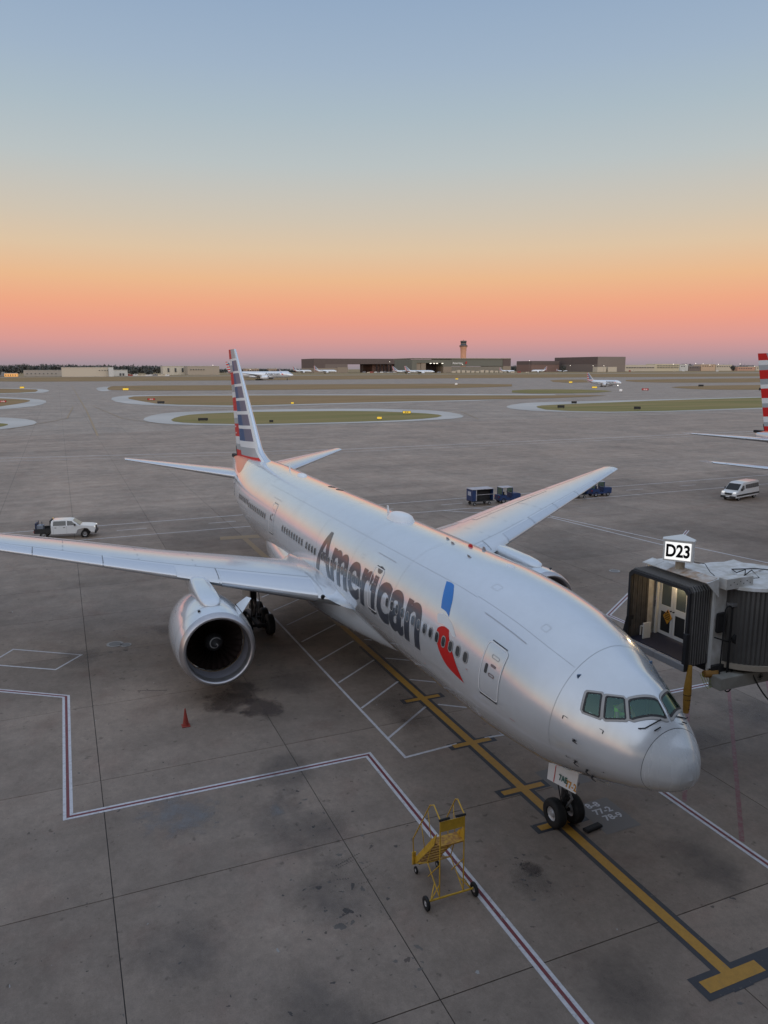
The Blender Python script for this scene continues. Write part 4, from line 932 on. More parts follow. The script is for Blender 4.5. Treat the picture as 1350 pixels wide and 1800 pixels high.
def main_gear(s):
    y0 = s*5.49; b = MB(); b.cyl((31.8,y0,.8),(31.8,y0-s*.1,4.3),.16,.24,14); b.cyl((31.8,y0,1.4),(31.8,y0,2.9),.25,.27,14); b.tube([(31.8,y0,2.4),(31.6,y0-s*1.9,4.1)],.11,10); b.tube([(31.8,y0,2.6),(30.2,y0-s*.4,4.2)],.10,10); b.tube([(31.75,y0+s*.25,2.9),(31.5,y0-s*1.4,4.2)],.07,8)
    g = b.build('main_gear_strut', DARK, AIR, True)
    b = MB(); b.box(30.1,33.5,y0-.14,y0+.14,.55,.85,b=.05); 
    for x in (30.35,31.8,33.25): b.cyl((x,y0-.95,.67),(x,y0+.95,.67),.09,.09,12)
    b.build('bogie_beam', DARK, g)
    b = MB(); b.tube([(31.4,y0+s*.2,3.0),(31.2,y0+s*.3,1.8),(31.3,y0+s*.15,1.0)],.03,6); b.tube([(31.2,y0-s*.2,3.4),(31.0,y0-s*.25,2.2),(31.2,y0-s*.2,1.2)],.03,6); b.tube([(31.9,y0,2.3),(31.2,y0,1.7),(31.6,y0,1.0)],.06,8); b.build('hydraulic_hose', GREYM, g)
    b = MB(); b.box(30.6,33.0,y0+s*.42-.02,y0+s*.42+.02,2.0,4.2,b=.01); b.build('main_gear_door', mat('gear_door_grey',(.42,.43,.42),.5), AIR)
    for x in (30.35,31.8,33.25):
        for d in (-.72,.72):
            if not hasattr(main_gear,'w'): main_gear.w = wheel_mb(.66,.48,.30).build('main_wheel', [BLACK,mat('wheel_rim_dark',(.09,.09,.095),.5,.3)], AIR, True, 50); o = main_gear.w
            else: o = inst(main_gear.w,'main_wheel',AIR)
            o.location = (x,y0+d,.66)
main_gear(1); main_gear(-1)

# ------------------------------------------------------------------ terminal behind the viewer
t = thing('terminal_building', 'long grey terminal building behind the viewer that the boarding bridge leads to', 'building', (-30,-20,0))
OFF[t.name] = Vector((-30,-20,0))
b = MB(); b.box(-62,-17.5,-170,110,0,30); b.build('wall', mat('terminal_wall',(.16,.16,.165),.7), t)
b = MB()
for k in range(23): b.box(-17.45,-17.3,-164+12*k,-164+12*k+10.5,11,19)
b.build('window_band', mat('terminal_glass',(.03,.035,.04),.08,0,.5,(1,.86,.66),.16), t)
b = MB(); b.box(-63,-16.8,-171,111,30.01,31); b.build('roof', mat('terminal_roof',(.3,.3,.3),.7), t)

# ------------------------------------------------------------------ boarding bridge
OW = mat('weathered_white', (.64,.64,.64), .6, noise=.25, nscale=2.2, ncol=(.42,.40,.36)); OWR = mat('rust_stained_white', (.50,.48,.45), .6, noise=.4, nscale=3.5, ncol=(.32,.20,.12))
CANV = mat('bellows_canvas', (.075,.070,.068), .8, noise=.3, nscale=4); CANVB = mat('black_canvas', (.012,.012,.014), .7); BEAM = mat('beam_grey', (.30,.29,.26), .6, noise=.25, nscale=2)
FLOORN = mat('bridge_floor', (.012,.013,.03), .5); CREAM = mat('cab_interior', (.45,.42,.36), .6); DOORW = mat('door_white', (.62,.62,.60), .5)
JB = thing('boarding_bridge', 'weathered white boarding bridge with black bellows cab and corrugated drum beside the nose', 'boarding bridge', (7.3,-9.6,0), world=True)
xl, xr = 9.93, 6.66     # far and near side of the cab mouth
b = MB(); b.box(xr-.05,xl+.05,-8.1,-6.15,4.86,5.04); b.build('cab_floor', FLOORN, JB)
b = MB(); b.box(xr-.12,8.2,-6.15,-5.93,4.72,5.02,b=.03); b.build('bumper', mat('bumper_grey',(.24,.24,.25),.7), JB)
b = MB(); b.box(8.22,xl+.2,-6.15,-5.93,4.72,5.02,b=.03); b.build('bumper', mat('bumper_grey',(.24,.24,.25),.7), JB)
def uframe(y, d, x0, x1, z1, th, m, leg=.0, lean=0.0, nm='bellows_pleat'):
    # inverted U with cut corners, th = band width
    def ring(k):
        a, b_ = x0-k, x1+k; z = z1+k; c = .17
        return [(a,4.95),(a,z-c),(a+c,z),(b_-c,z),(b_,z-c),(b_,4.95)]
    O, N = ring(0), ring(-th); V = []
    for P in (O,N):
        for yy in (y,y-d):
            V += [(x, yy+lean*(z-4.95)*.0, z) for x,z in P]
    Fc = []
    for i in range(5): Fc += [(i,i+1,6+i+1,6+i),(12+i,18+i,18+i+1,12+i+1),(i,12+i,12+i+1,i+1),(6+i,6+i+1,18+i+1,18+i)]
    Fc += [(0,6,18,12),(5,17,23,11)]
    return mesh(nm, V, Fc, m, JB)
uframe(-6.02,.10,xr-.10,xl+.12,8.10,.13,CANVB,nm='bellows_lip')
CANVL = mat('bellows_edge', (.16,.155,.15), .7)
for k in range(8):
    y = -6.13-.125*k; g = .0+.012*(k%2)
    uframe(y,.10,xr-.12+g,xl+.12-g,8.14-.0*k,.05,CANV)
    uframe(y-.10,.022,xr-.15,xl+.15,8.17,.03,CANVL)
# floor-side apron of the canopy, black rubber skirts at the mouth
b = MB(); b.add([(xl+.10,-6.0,4.75),(xl+.10,-6.35,4.75),(xl+.05,-6.35,6.0),(xl+.05,-6.0,6.0),(xl+.38,-5.95,4.75),(xl+.38,-6.35,4.75),(xl+.10,-6.35,6.0),(xl+.10,-6.0,6.0)],[(0,1,2,3),(7,6,5,4),(0,4,5,1),(1,5,6,2),(2,6,7,3),(3,7,4,0)]); b.build('rubber_skirt', CANVB, JB)
b = MB(); b.box(xr-.16,xr+.02,-6.12,-5.96,4.72,6.3,b=.03); b.build('rubber_skirt', CANVB, JB)
# roof flap in five sheets
for k in range(5):
    x0 = 6.25+k*.72; z = 8.42+.0*k; b = MB(); b.add([(x0,-7.05,z+.12),(x0+.70,-7.05,z+.12),(x0+.70,-6.52,z-.02),(x0,-6.52,z-.02),(x0,-7.05,z+.09),(x0+.70,-7.05,z+.09),(x0+.70,-6.52,z-.05),(x0,-6.52,z-.05)],[(0,1,2,3),(7,6,5,4),(0,4,5,1),(1,5,6,2),(2,6,7,3),(3,7,4,0)]); b.build('roof_flap', OWR if k in (0,1,2) else OW, JB)
b = MB(); b.add([(6.2,-6.5,8.40),(6.2,-7.1,8.5),(6.2,-7.15,7.75),(6.25,-6.5,8.40),(6.25,-7.1,8.5),(6.25,-7.15,7.75)],[(0,1,2),(5,4,3),(0,3,4,1),(1,4,5,2),(2,5,3,0)]); b.build('flap_bracket', OW, JB)
# cab shell
b = MB(); b.box(6.45,6.57,-8.55,-7.14,4.62,8.15); b.build('side_wall', OW, JB)
b = MB(); b.box(10.15,10.27,-8.55,-7.14,4.62,8.15); b.build('side_wall', OW, JB)
b = MB(); b.box(6.4,10.3,-8.7,-7.10,8.16,8.30); b.build('cab_roof', OW, JB)
b = MB(); b.box(6.38,6.46,-7.20,-7.10,4.75,8.1); b.build('corner_post', DOORW, JB)
b = MB(); b.box(9.95,10.14,-7.75,-7.68,5.04,8.0); b.box(6.58,8.16,-7.75,-7.68,5.04,8.0); b.box(8.16,9.95,-7.75,-7.68,7.62,8.0); b.build('door_surround', CREAM, JB)
b = MB(); b.box(9.90,9.97,-7.66,-7.52,5.04,7.9); b.build('door_jamb', DOORW, JB)
for k,(x0,x1) in enumerate(((9.05,9.88),(8.20,9.03))):
    b = MB(); w_ = .13; ym, yn = -7.70,-7.64
    for (a,b_,c,d) in ((x0,x1,5.08,5.22),(x0,x1,6.12,6.40),(x0,x1,7.42,7.60)): b.box(a,b_,ym,yn,c,d)
    for (a,b_) in ((x0,x0+w_),(x1-w_,x1)):
        for (c,d) in ((5.22,6.12),(6.40,7.42)): b.box(a,b_,ym,yn,c,d)
    dl = b.build('cab_door', DOORW, JB)
    b = MB(); b.box(x0+w_,x1-w_,-7.69,-7.66,6.40,7.42); b.build('door_glass', mat('bridge_glass',(.10,.12,.12),.1,0,.5), dl)
    b = MB(); b.box(x0+w_,x1-w_,-7.69,-7.66,5.22,6.12); b.build('kick_panel', mat('kick_panel_dark',(.02,.022,.024),.35), dl)
    b = MB(); b.cyl((x1-.07 if k else x0+.07,-7.64,6.25),(x1-.07 if k else x0+.07,-7.56,6.25),.03,.03,8); b.build('door_knob', DARK, dl)
b = MB(); d = .26; cx, cz = 9.30, 5.95; b.add([(cx-d,-7.625,cz),(cx,-7.625,cz+d*1.25),(cx+d,-7.625,cz),(cx,-7.625,cz-d*1.25),(cx-d,-7.60,cz),(cx,-7.60,cz+d*1.25),(cx+d,-7.60,cz),(cx,-7.60,cz-d*1.25)],[(0,1,2,3),(7,6,5,4),(0,4,5,1),(1,5,6,2),(2,6,7,3),(3,7,4,0)]); ws = b.build('warning_sign', mat('sign_orange',(.55,.26,.02),.5), JB)
b = MB(); 
for k in range(4): b.box(cx-.17+.02*abs(k-1.5),cx+.17-.02*abs(k-1.5),-7.598,-7.595,cz+.10-.075*k,cz+.135-.075*k)
b.add([(cx-.07,-7.597,cz+.18),(cx+.07,-7.597,cz+.18),(cx,-7.597,cz+.30)],[(0,1,2)])
b.build('sign_lettering', BLACK, ws, fixn=False, kind='stuff')
b = MB(); b.box(10.02,10.10,-7.67,-7.60,6.2,6.5); b.build('call_box', DARK, JB)
b = MB(); b.tube([(9.95,-6.75,5.05),(9.95,-6.75,5.45),(9.85,-6.7,5.5),(9.55,-6.7,5.5)],.03,8); b.box(9.5,9.55,-6.9,-6.5,5.05,5.75); b.build('floor_stop', DOORW, JB)
b = MB(); b.cyl((8.6,-7.45,7.86),(8.6,-7.45,7.80),.16,.16,16); b.build('lamp', mat('cab_lamp',(1,.85,.6),.5,0,0,(1,.72,.42),9), JB)
pl = bpy.data.lights.new('cab_lamp_light','POINT'); pl.energy = 22; pl.color = (1,.75,.45); pl.shadow_soft_size = .1; plo = bpy.data.objects.new('cab_lamp_light',pl); plo.location = (8.6,-7.3,7.6); C.objects.link(plo)
# junction box, mirror-like floodlight
b = MB(); b.box(6.05,6.45,-8.75,-7.35,8.05,8.50,b=.02); b.build('equipment_box', OW, JB)
b = MB(); b.box(6.25,6.45,-8.6,-8.1,7.75,8.05); b.build('box_bracket', OWR, JB)
for k in range(7):
    b = MB(); b.cyl((6.04,-7.55-.17*k,8.25+.09*(k%2)),(6.03,-7.55-.17*k,8.25+.09*(k%2)),.022,.022,6); b.build('bolt', DARK, JB)
b = MB(); b.box(6.30,6.42,-7.72,-7.34,6.2,7.05,b=.05); b.build('floodlight', BLACK, JB)
# drum with corrugated shutter
DC = (7.3,-9.75); rd_ = 2.08; n = 150; V = []
for z in (4.95,7.98):
    for j in range(n): r_ = rd_+(.035 if j%2 else -.02); V.append((DC[0]+r_*math.cos(2*PI*j/n),DC[1]+r_*math.sin(2*PI*j/n),z))
mesh('corrugated_drum', V, [(j,(j+1)%n,n+(j+1)%n,n+j) for j in range(n)], mat('shutter_grey',(.13,.125,.12),.45,.4,noise=.2,nscale=1), JB)
b = MB(); b.cyl((DC[0],DC[1],8.0),(DC[0],DC[1],8.12),rd_+.10,rd_+.06,64); b.build('drum_roof', OW, JB)
b = MB(); b.cyl((DC[0],DC[1],4.72),(DC[0],DC[1],4.94),rd_+.08,rd_+.08,64); b.build('drum_base_ring', mat('ring_tan',(.36,.31,.25),.6), JB)
b = MB(); b.add([(8.9,-8.9,8.125),(9.3,-11.2,8.125),(7.5,-11.0,8.125),(6.9,-9.2,8.125),(8.8,-9.0,8.19),(9.2,-11.1,8.19),(7.5,-10.9,8.19),(7.0,-9.25,8.19)],[(3,2,1,0),(4,5,6,7),(0,1,5,4),(1,2,6,5),(2,3,7,6),(3,0,4,7)]); b.build('roof_hatch', OW, JB)
b = MB(); b.tube([(6.25,-8.5,8.52),(6.6,-8.9,8.6),(7.2,-9.1,8.3),(7.9,-9.6,8.22),(7.6,-10.6,8.22),(6.6,-11,8.3)],.022,6); b.tube([(6.2,-8.4,8.5),(6.3,-8.9,8.65),(6.0,-9.0,8.4),(6.2,-8.6,8.35)],.022,6); b.build('roof_cable', BLACK, JB)
b = MB(); b.lathe([(0,.01),(.0,.2),(.12,.22),(.22,.15),(.26,.01)],'z',(5.8,-10.2,8.13),14); b.build('beacon_lamp', mat('pale_green',(.28,.36,.2),.5), JB, True)
# under-beam with the compass emblem
b = MB(); b.box(5.75,6.35,-16,-7.15,4.02,4.55,b=.03); b.build('under_beam', BEAM, JB)
b = MB(); b.box(6.3,9.9,-8.3,-7.2,4.55,4.85); b.build('cab_underframe', DARK, JB)
b = MB(); 
for k in range(8):
    a = PI*k/4; r_ = .20 if k%2 == 0 else .12; p = Vector((5.735,-9.25,4.30)); u = Vector((0,math.cos(a),math.sin(a))); v = Vector((0,-math.sin(a),math.cos(a)))
    b.add([p+u*r_,p+v*.028,p-v*.028],[(0,1,2)])
b.build('compass_emblem', BLACK, JB, fixn=False, kind='stuff')
b = MB(); b.lathe([(0,.125),(0,.14)],'x',(5.738,-9.25,4.30),24); b.build('compass_ring', BLACK, JB, fixn=False)
text_obj('BOSS', 'beam_lettering', BLACK, JB, basis((5.738,-9.75,4.22),(0,-1,0),(0,0,1)), .2, 0, 'LEFT') if False else None
# tunnel towards the terminal
dv = Vector((-.50,-.866,0)); pv = Vector((.866,-.5,0)); c0 = Vector((7.3,-9.75,0))+dv*1.2; ln_ = 44
def obox(nm, c0, l0, l1, w0, w1, z0, z1, m, **kw):
    b = MB(); P = [c0+dv*a+pv*q for a in (l0,l1) for q in (w0,w1)]
    V = [(p.x,p.y,z) for z in (z0,z1) for p in P]; b.add(V,[(0,1,3,2),(4,6,7,5),(0,4,5,1),(1,5,7,3),(3,7,6,2),(2,6,4,0)]); return b.build(nm, m, JB, **kw)
obox('tunnel', c0, .9, ln_, -1.55, 1.55, 4.9, 7.9, OW); obox('tunnel_frame', c0, .75, 1.1, -1.75, 1.75, 4.7, 8.1, DOORW)
obox('lift_column', c0, 18, 18.5, -1.9, -1.5, .4, 7.5, OW); obox('lift_column', c0, 18, 18.5, 1.5, 1.9, .4, 7.5, OW); obox('lift_crossbeam', c0, 17.9, 18.6, -2.2, 2.2, .35, 1.0, OW)
# gate number sign: lit three-sided box on a post
b = MB(); b.cyl((8.12,-6.95,8.3),(8.12,-6.95,8.97),.19,.19,14); b.build('sign_post', mat('post_tan',(.42,.36,.27),.6,noise=.3,nscale=3), JB, True)
sgn = Vector((8.12,-6.85,8.85)); fr_ = Vector((CAM.x-sgn.x, CAM.y-sgn.y,0)).normalized(); fr_ = (Matrix.Rotation(R(-8),4,'Z') @ fr_.to_4d()).to_3d(); rt = Vector((-fr_.y, fr_.x,0))
def sp(u, v, z): p = sgn+rt*u+fr_*v; return (p.x,p.y,sgn.z+z)
W2 = .57; H = .86
pts = [(-W2,.33),(W2,.33),(W2+.03,.10),(.10,-.75),(-.10,-.75),(-W2-.03,.10)]
b = MB(); b.add([sp(u,v,0) for u,v in pts]+[sp(u,v,H) for u,v in pts],[tuple(range(5,-1,-1))]+[(i,(i+1)%6,6+(i+1)%6,6+i) for i in range(6)]+[tuple(range(6,12))]); sb = b.build('gate_sign', DOORW, JB)
b = MB(); b.add([sp(-W2-.04,.36,H),sp(W2+.04,.36,H),sp(W2+.06,.08,H),sp(0,-.85,H),sp(-W2-.06,.08,H),sp(-W2-.04,.36,H+.04),sp(W2+.04,.36,H+.04),sp(W2+.06,.08,H+.06),sp(0,-.85,H+.06),sp(-W2-.06,.08,H+.06)],[(4,3,2,1,0),(5,6,7,8,9)]+[(i,(i+1)%5,5+(i+1)%5,5+i) for i in range(5)]); b.build('sign_cap', DOORW, sb)
b = MB(); b.add([sp(-W2+.07,.336,.07),sp(W2-.07,.336,.07),sp(W2-.07,.336,H-.07),sp(-W2+.07,.336,H-.07)],[(0,1,2,3)]); b.build('lit_panel', mat('sign_light',(.8,.8,.8),.5,0,0,(1,.98,.94),.80), sb, fixn=False)
bo = basis(sp(0,.341,.20), rt, (0,0,1))
if bo.to_3x3() @ Vector((0,0,1)) @ fr_ < 0: bo = basis(sp(0,.341,.22), -rt, (0,0,1))
text_obj('D23', 'gate_number', mat('sign_black',(.006,.006,.007),.6,spec=.1), sb, bo @ Matrix.Diagonal((.78,1,1,1)), .70, .026)
b = MB(); b.tube([sp(.35,.0,0),(7.35,-7.5,8.8),(7.15,-7.6,8.5),(7.2,-7.9,8.3)],.014,6); b.build('sign_cable', BLACK, JB)
# cable loops hanging beside the cab
def cat_(p0, p1, sag, n=14):
    return [Vector(p0).lerp(Vector(p1),i/n)+Vector((0,0,-sag*4*(i/n)*(1-i/n))) for i in range(n+1)]
hx = 6.15
def loop(y0, y1, ztop, zbot, n=9):
    yc = (y0+y1)/2; r_ = abs(y1-y0)/2; P = [(hx,y0,zbot+(ztop-zbot)*.5)] 
    top = [(hx,yc+r_*math.cos(a),ztop-r_+r_*math.sin(a)) for a in [PI*i/n for i in range(n+1)]]; bot = [(hx,yc-r_*math.cos(a)*1.3,zbot+r_-r_*math.sin(a)*1.3) for a in [PI*i/n for i in range(n+1)]]
    return top+bot+[top[0]]
CBL = BLACK
for (y0,y1,zt,zb) in ((-7.50,-7.86,7.35,4.1),(-7.86,-8.12,7.3,3.75),(-8.16,-8.46,7.3,4.35),(-8.42,-8.60,7.25,4.2)):
    b = MB(); b.tube(loop(y0,y1,zt,zb), .028, 8); b.build('hanging_cable', CBL, JB, True, 80)
b = MB(); b.tube(cat_((6.1,-8.35,5.9),(4.3,-11.2,4.3),2.0,20), .030, 8); b.build('hanging_cable', CBL, JB, True, 80)
b = MB(); b.tube([(6.35,-7.25,6.05),(6.2,-7.8,5.85),(6.2,-8.3,5.75)], .03, 8); b.build('hanging_cable', CBL, JB, True, 80)
b = MB(); b.cyl((6.3,-8.22,5.95),(6.02,-8.22,5.95),.27,.25,18); b.build('cable_reel', BLACK, JB)
b = MB(); b.box(6.1,6.4,-8.25,-7.8,7.3,7.42); b.tube([(6.2,-8.0,7.4),(6.2,-8.0,8.0)],.02,6); b.tube([(6.2,-8.15,7.4),(6.2,-8.15,8.0)],.02,6); b.build('cable_hanger', GREYM, JB)
b = MB(); b.tube([(6.45,-6.2,5.0),(6.42,-6.15,4.6),(6.42,-6.12,4.0),(6.4,-6.1,3.5),(6.4,-6.1,3.05)],[.08,.11,.155,.14,.11],12); 
for z in (3.2,3.4,3.6,3.8): b.lathe([(z,.158-.03*(3.8-z)/.6),(z+.03,.158-.03*(3.8-z)/.6)],'z',(6.405,-6.11,0),12,1)
b.build('hose_bag', [mat('hose_yellow',(.42,.22,.03),.6,noise=.3,nscale=6),BLACK], JB, True)
b = MB(); b.cyl((6.4,-6.9,4.55),(6.3,-7.5,4.5),.14,.16,12); b.build('fender_roll', mat('roll_ochre',(.28,.14,.03),.7), JB)
b = MB()
for k in range(5):
    y = -6.7-.12*k; b.tube([(6.42,y,4.6),(6.25,y-.1,4.2),(6.2,y-.25,4.0+.05*k),(6.2,y-.5,4.05),(6.22,y-.6,4.15)],.011,5)
b.build('green_cord', mat('cord_green',(.20,.27,.04),.7), JB, kind='stuff')

# ------------------------------------------------------------------ yellow maintenance stair
YEL = mat('stair_yellow', (.62,.37,.03), .5, noise=.2, nscale=8); RUST = mat('scuffed_yellow', (.50,.28,.03), .65, noise=.5, nscale=10, ncol=(.22,.09,.03))
S = thing('maintenance_stair', 'yellow wheeled steel stair on the red and white line, its steps facing the airliner', 'mobile stair', (3.8,5.78,0), world=True)
hw = .42; yc = 5.80; PT = 2.06; xp0, xp1 = 3.75, 4.25; xs0 = 5.42
b = MB(); b.box(xp0,xp1,yc-hw,yc+hw,PT-.05,PT,b=.008); b.build('platform', RUST, S)
NS = 8; st0 = None
for k in range(NS):
    x = xp1+.02+(xs0-xp1)*k/NS; z = PT-.18-(PT-.42)*k/NS
    if st0 is None: st0 = MB().box(0,.19,yc-hw+.03,yc+hw-.03,-.03,0).build('step', RUST, S); o = st0
    else: o = inst(st0,'step',S)
    o.location = (x,0,z)
for s in (1,-1):
    y = yc+s*hw; b = MB(); th = .012
    A = [(xp1-.28,PT+.30),(xp1-.1,PT-.22),(xs0+.12,.28),(xs0+.2,.45)]; V = [(x,y-th,z) for x,z in A]+[(x,y+th,z) for x,z in A]
    b.add(V,[(0,1,2,3),(7,6,5,4),(0,4,5,1),(1,5,6,2),(2,6,7,3),(3,7,4,0)]); b.build('stringer', YEL, S)
    b = MB(); b.tube([(xs0+.1,y+s*.05,.35),(xs0+.12,y+s*.08,1.25),(xp1+.15,y+s*.03,3.1),(xp1-.05,y,3.22),(xp0,y,2.95)],.02,8); b.build('handrail', YEL, S, True)
    b = MB(); b.tube([(4.98,y+s*.055,2.15),(4.78,y,1.2)],.014,6); b.tube([(4.55,y+s*.035,2.86),(4.35,y,1.9)],.014,6); b.build('rail_post', YEL, S, True)
    b = MB(); b.tube([(xp0,y,2.95),(xp0,y,.32)],.022,8); b.build('upright', YEL, S, True)
    b = MB(); b.tube([(xs0,y,.4),(4.6,y,.95),(xp0,y,.32)],.018,6); b.tube([(4.62,y,.95),(xp1,y,PT-.1)],.016,6); b.tube([(xp0+.02,y,1.4),(4.55,y,.5)],.016,6); b.build('side_brace', YEL, S, True)
    b = MB(); b.tube([(xp0+.35,y,.55),(xp0,yc+s*.72,.28)],.02,6); b.tube([(xp0,y,.75),(xp0,yc+s*.70,.3)],.018,6); b.build('outrigger_brace', YEL, S, True)
b = MB(); b.tube([(xp0,yc-.78,.27),(xp0,yc+.78,.27)],.032,8); b.build('axle_beam', YEL, S, True)
b = MB(); b.tube([(4.6,yc-hw,.95),(4.6,yc+hw,.95)],.016,6); b.tube([(xs0,yc-hw,.4),(xs0,yc+hw,.4)],.02,6); b.build('cross_tube', YEL, S, True)
b = MB(); b.box(xp0-.02,xp0+.0,yc-hw,yc+hw,2.55,2.9,b=.005); b.build('end_panel', YEL, S)
b = MB(); b.tube([(xp0,yc-hw-.04,2.95),(xp0,yc-.12,2.96)],.04,8); b.build('pad_roll', BLACK, S)
b = MB(); b.tube([(xp0,yc+.1,2.96),(xp0,yc+hw+.04,2.95)],.04,8); b.build('pad_roll', BLACK, S)
b = MB(); b.add([(xp0+.02,yc-hw,2.6),(xp0+.02,yc-hw,1.98),(xp0+.42,yc-hw,1.98),(xp0+.02,yc-hw-.015,2.6),(xp0+.02,yc-hw-.015,1.98),(xp0+.42,yc-hw-.015,1.98)],[(0,1,2),(5,4,3),(0,3,4,1),(1,4,5,2),(2,5,3,0)]); b.build('gusset', YEL, S)
b = MB(); b.box(xs0+.1,xs0+.16,yc+hw-.02,yc+hw+.10,.3,.75); b.build('brake_lever', YEL, S)
wl = wheel_mb(.225,.10,.09).build('wheel', [BLACK,RIM], S, True, 50); wl.location = (xp0,yc+.87,.225); w2_ = inst(wl,'wheel',S,(xp0,yc-.83,.225))
cs_ = wheel_mb(.12,.07,.05).build('caster', [BLACK,RIM], S, True, 50); cs_.location = (xs0+.05,yc+.42,.12); inst(cs_,'caster',S,(xs0+.05,yc-.38,.12))

# ------------------------------------------------------------------ cone
t = thing('traffic_cone', 'dark red traffic cone standing on the apron in front of the near engine', 'traffic cone', (19.45,11.66,0))
CON = mat('cone_red', (.28,.035,.022), .6, noise=.2, nscale=6)
b = MB(); b.box(-.19,.19,-.19,.19,0,.045,b=.012); b.build('cone_base', CON, t)
b = MB(); b.lathe([(.04,.155),(.10,.14),(.86,.028),(.88,.02),(.88,.001)],'z',(0,0,0),20); b.build('cone_body', CON, t, True, 50)

# ------------------------------------------------------------------ person in the cockpit
HV = mat('hi_vis_vest', (.40,.80,.05), .7, emis=None); SKIN = mat('skin', (.42,.24,.16), .5); HAIR = mat('dark_hair', (.03,.02,.015), .7); NAVYC = mat('navy_shirt', (.03,.06,.22), .8)
Pn = thing('person', 'person in a yellow-green high-visibility vest bending forward behind the side cockpit window', 'person', (2.3,.62,5.35), world=True)
def skin_body(name, verts, edges, radii, m, parent, root=0, sub=1):
    off = offset_of(parent); me = bpy.data.meshes.new(name); me.from_pydata([tuple(Vector(v)-off) for v in verts], edges, []); o = bpy.data.objects.new(name, me); C.objects.link(o)
    md = o.modifiers.new('s','SKIN'); ss = o.modifiers.new('u','SUBSURF'); ss.levels = sub; ss.render_levels = sub
    for i,r in enumerate(radii): me.skin_vertices[0].data[i].radius = (r,r)
    me.skin_vertices[0].data[root].use_root = True
    dg = bpy.context.evaluated_depsgraph_get(); m2 = bpy.data.meshes.new_from_object(o.evaluated_get(dg)); m2.name = name; bpy.data.objects.remove(o)
    m2.materials.clear(); m2.materials.append(m); m2.polygons.foreach_set('use_smooth',[True]*len(m2.polygons))
    return link(bpy.data.objects.new(name, m2), parent)
bv = [(2.55,.62,5.55),(2.48,.64,5.85),(2.36,.68,6.15),(2.24,.70,6.34),(2.18,.71,6.42),(2.12,.72,6.52),(2.10,.72,6.62),(2.30,.92,6.26),(2.12,1.02,6.05),(1.95,.92,5.98),(2.34,.46,6.26),(2.15,.36,6.02),(1.98,.50,5.92),(2.3,.74,5.45),(2.1,.76,5.2),(2.3,.50,5.45),(2.1,.48,5.2)]
be = [(0,1),(1,2),(2,3),(3,4),(4,5),(5,6),(3,7),(7,8),(8,9),(3,10),(10,11),(11,12),(0,13),(13,14),(0,15),(15,16)]
skin_body('body', bv, be, [.17,.16,.17,.12,.06,.10,.085,.075,.055,.04,.075,.055,.04,.09,.07,.09,.07], SKIN, Pn)
skin_body('vest', [(2.56,.62,5.5),(2.48,.64,5.85),(2.36,.68,6.15),(2.27,.69,6.30),(2.31,.92,6.24),(2.2,.98,6.14),(2.35,.46,6.24),(2.24,.40,6.12)], [(0,1),(1,2),(2,3),(3,4),(4,5),(3,6),(6,7)], [.19,.19,.205,.15,.11,.085,.11,.085], HV, Pn)
b = MB(); b.lathe([(0,.11),(.05,.108),(.10,.08),(.125,.001)],'z',(2.125,.72,6.585),16); b.build('hair', HAIR, Pn, True)
b = MB(); b.cyl((2.01,.72,6.55),(1.985,.72,6.535),.018,.01,6); b.build('nose', SKIN, Pn)
for y in (.685,.755):
    b = MB(); b.cyl((2.022,y,6.575),(2.015,y,6.575),.012,.012,6); b.build('eye', DARK, Pn)

# ------------------------------------------------------------------ vehicles
TYRE = BLACK; VW = mat('van_white', (.66,.67,.68), .3, 0, .6); DPL = mat('dark_plastic', (.02,.02,.022), .6); LAMPW = mat('head_lamp', (.8,.82,.85), .1, 0, .5, (1,.97,.9), .5); LAMPR = mat('tail_lamp', (.4,.02,.02), .3); HUB = mat('hub_grey', (.25,.25,.26), .4, .6)
def vwheel(parent, pos, r=.37, wd=.24, proto={}):
    k = (round(r,2), round(wd,2))
    if k not in proto:
        b = wheel_mb(r, wd, r*.6); o = b.build('wheel', [TYRE,HUB], parent, True, 50); proto[k] = o
    else: o = inst(proto[k],'wheel',parent)
    o.location = pos; return o
def slabpoly(b, P, y, t=.012, m=0):
    n = len(P); V = [(x,y-t,z) for x,z in P]+[(x,y+t,z) for x,z in P]
    b.add(V,[tuple(range(n)),tuple(range(2*n-1,n-1,-1))]+[(i,n+i,n+(i+1)%n,(i+1)%n) for i in range(n)],m); return b
def bevel(o, w_=.03, seg=2):
    bm = bmesh.new(); bm.from_mesh(o.data); bmesh.ops.remove_doubles(bm, verts=bm.verts, dist=1e-4)
    ed = [e for e in bm.edges if len(e.link_faces) == 2 and e.calc_face_angle(0) > .35]
    bmesh.ops.bevel(bm, geom=ed, offset=w_, segments=seg, affect='EDGES', clamp_overlap=True); bmesh.ops.recalc_face_normals(bm, faces=bm.faces); bm.to_mesh(o.data); bm.free()
    o.data.polygons.foreach_set('use_smooth',[True]*len(o.data.polygons)); o.data.set_sharp_from_angle(angle=R(40))
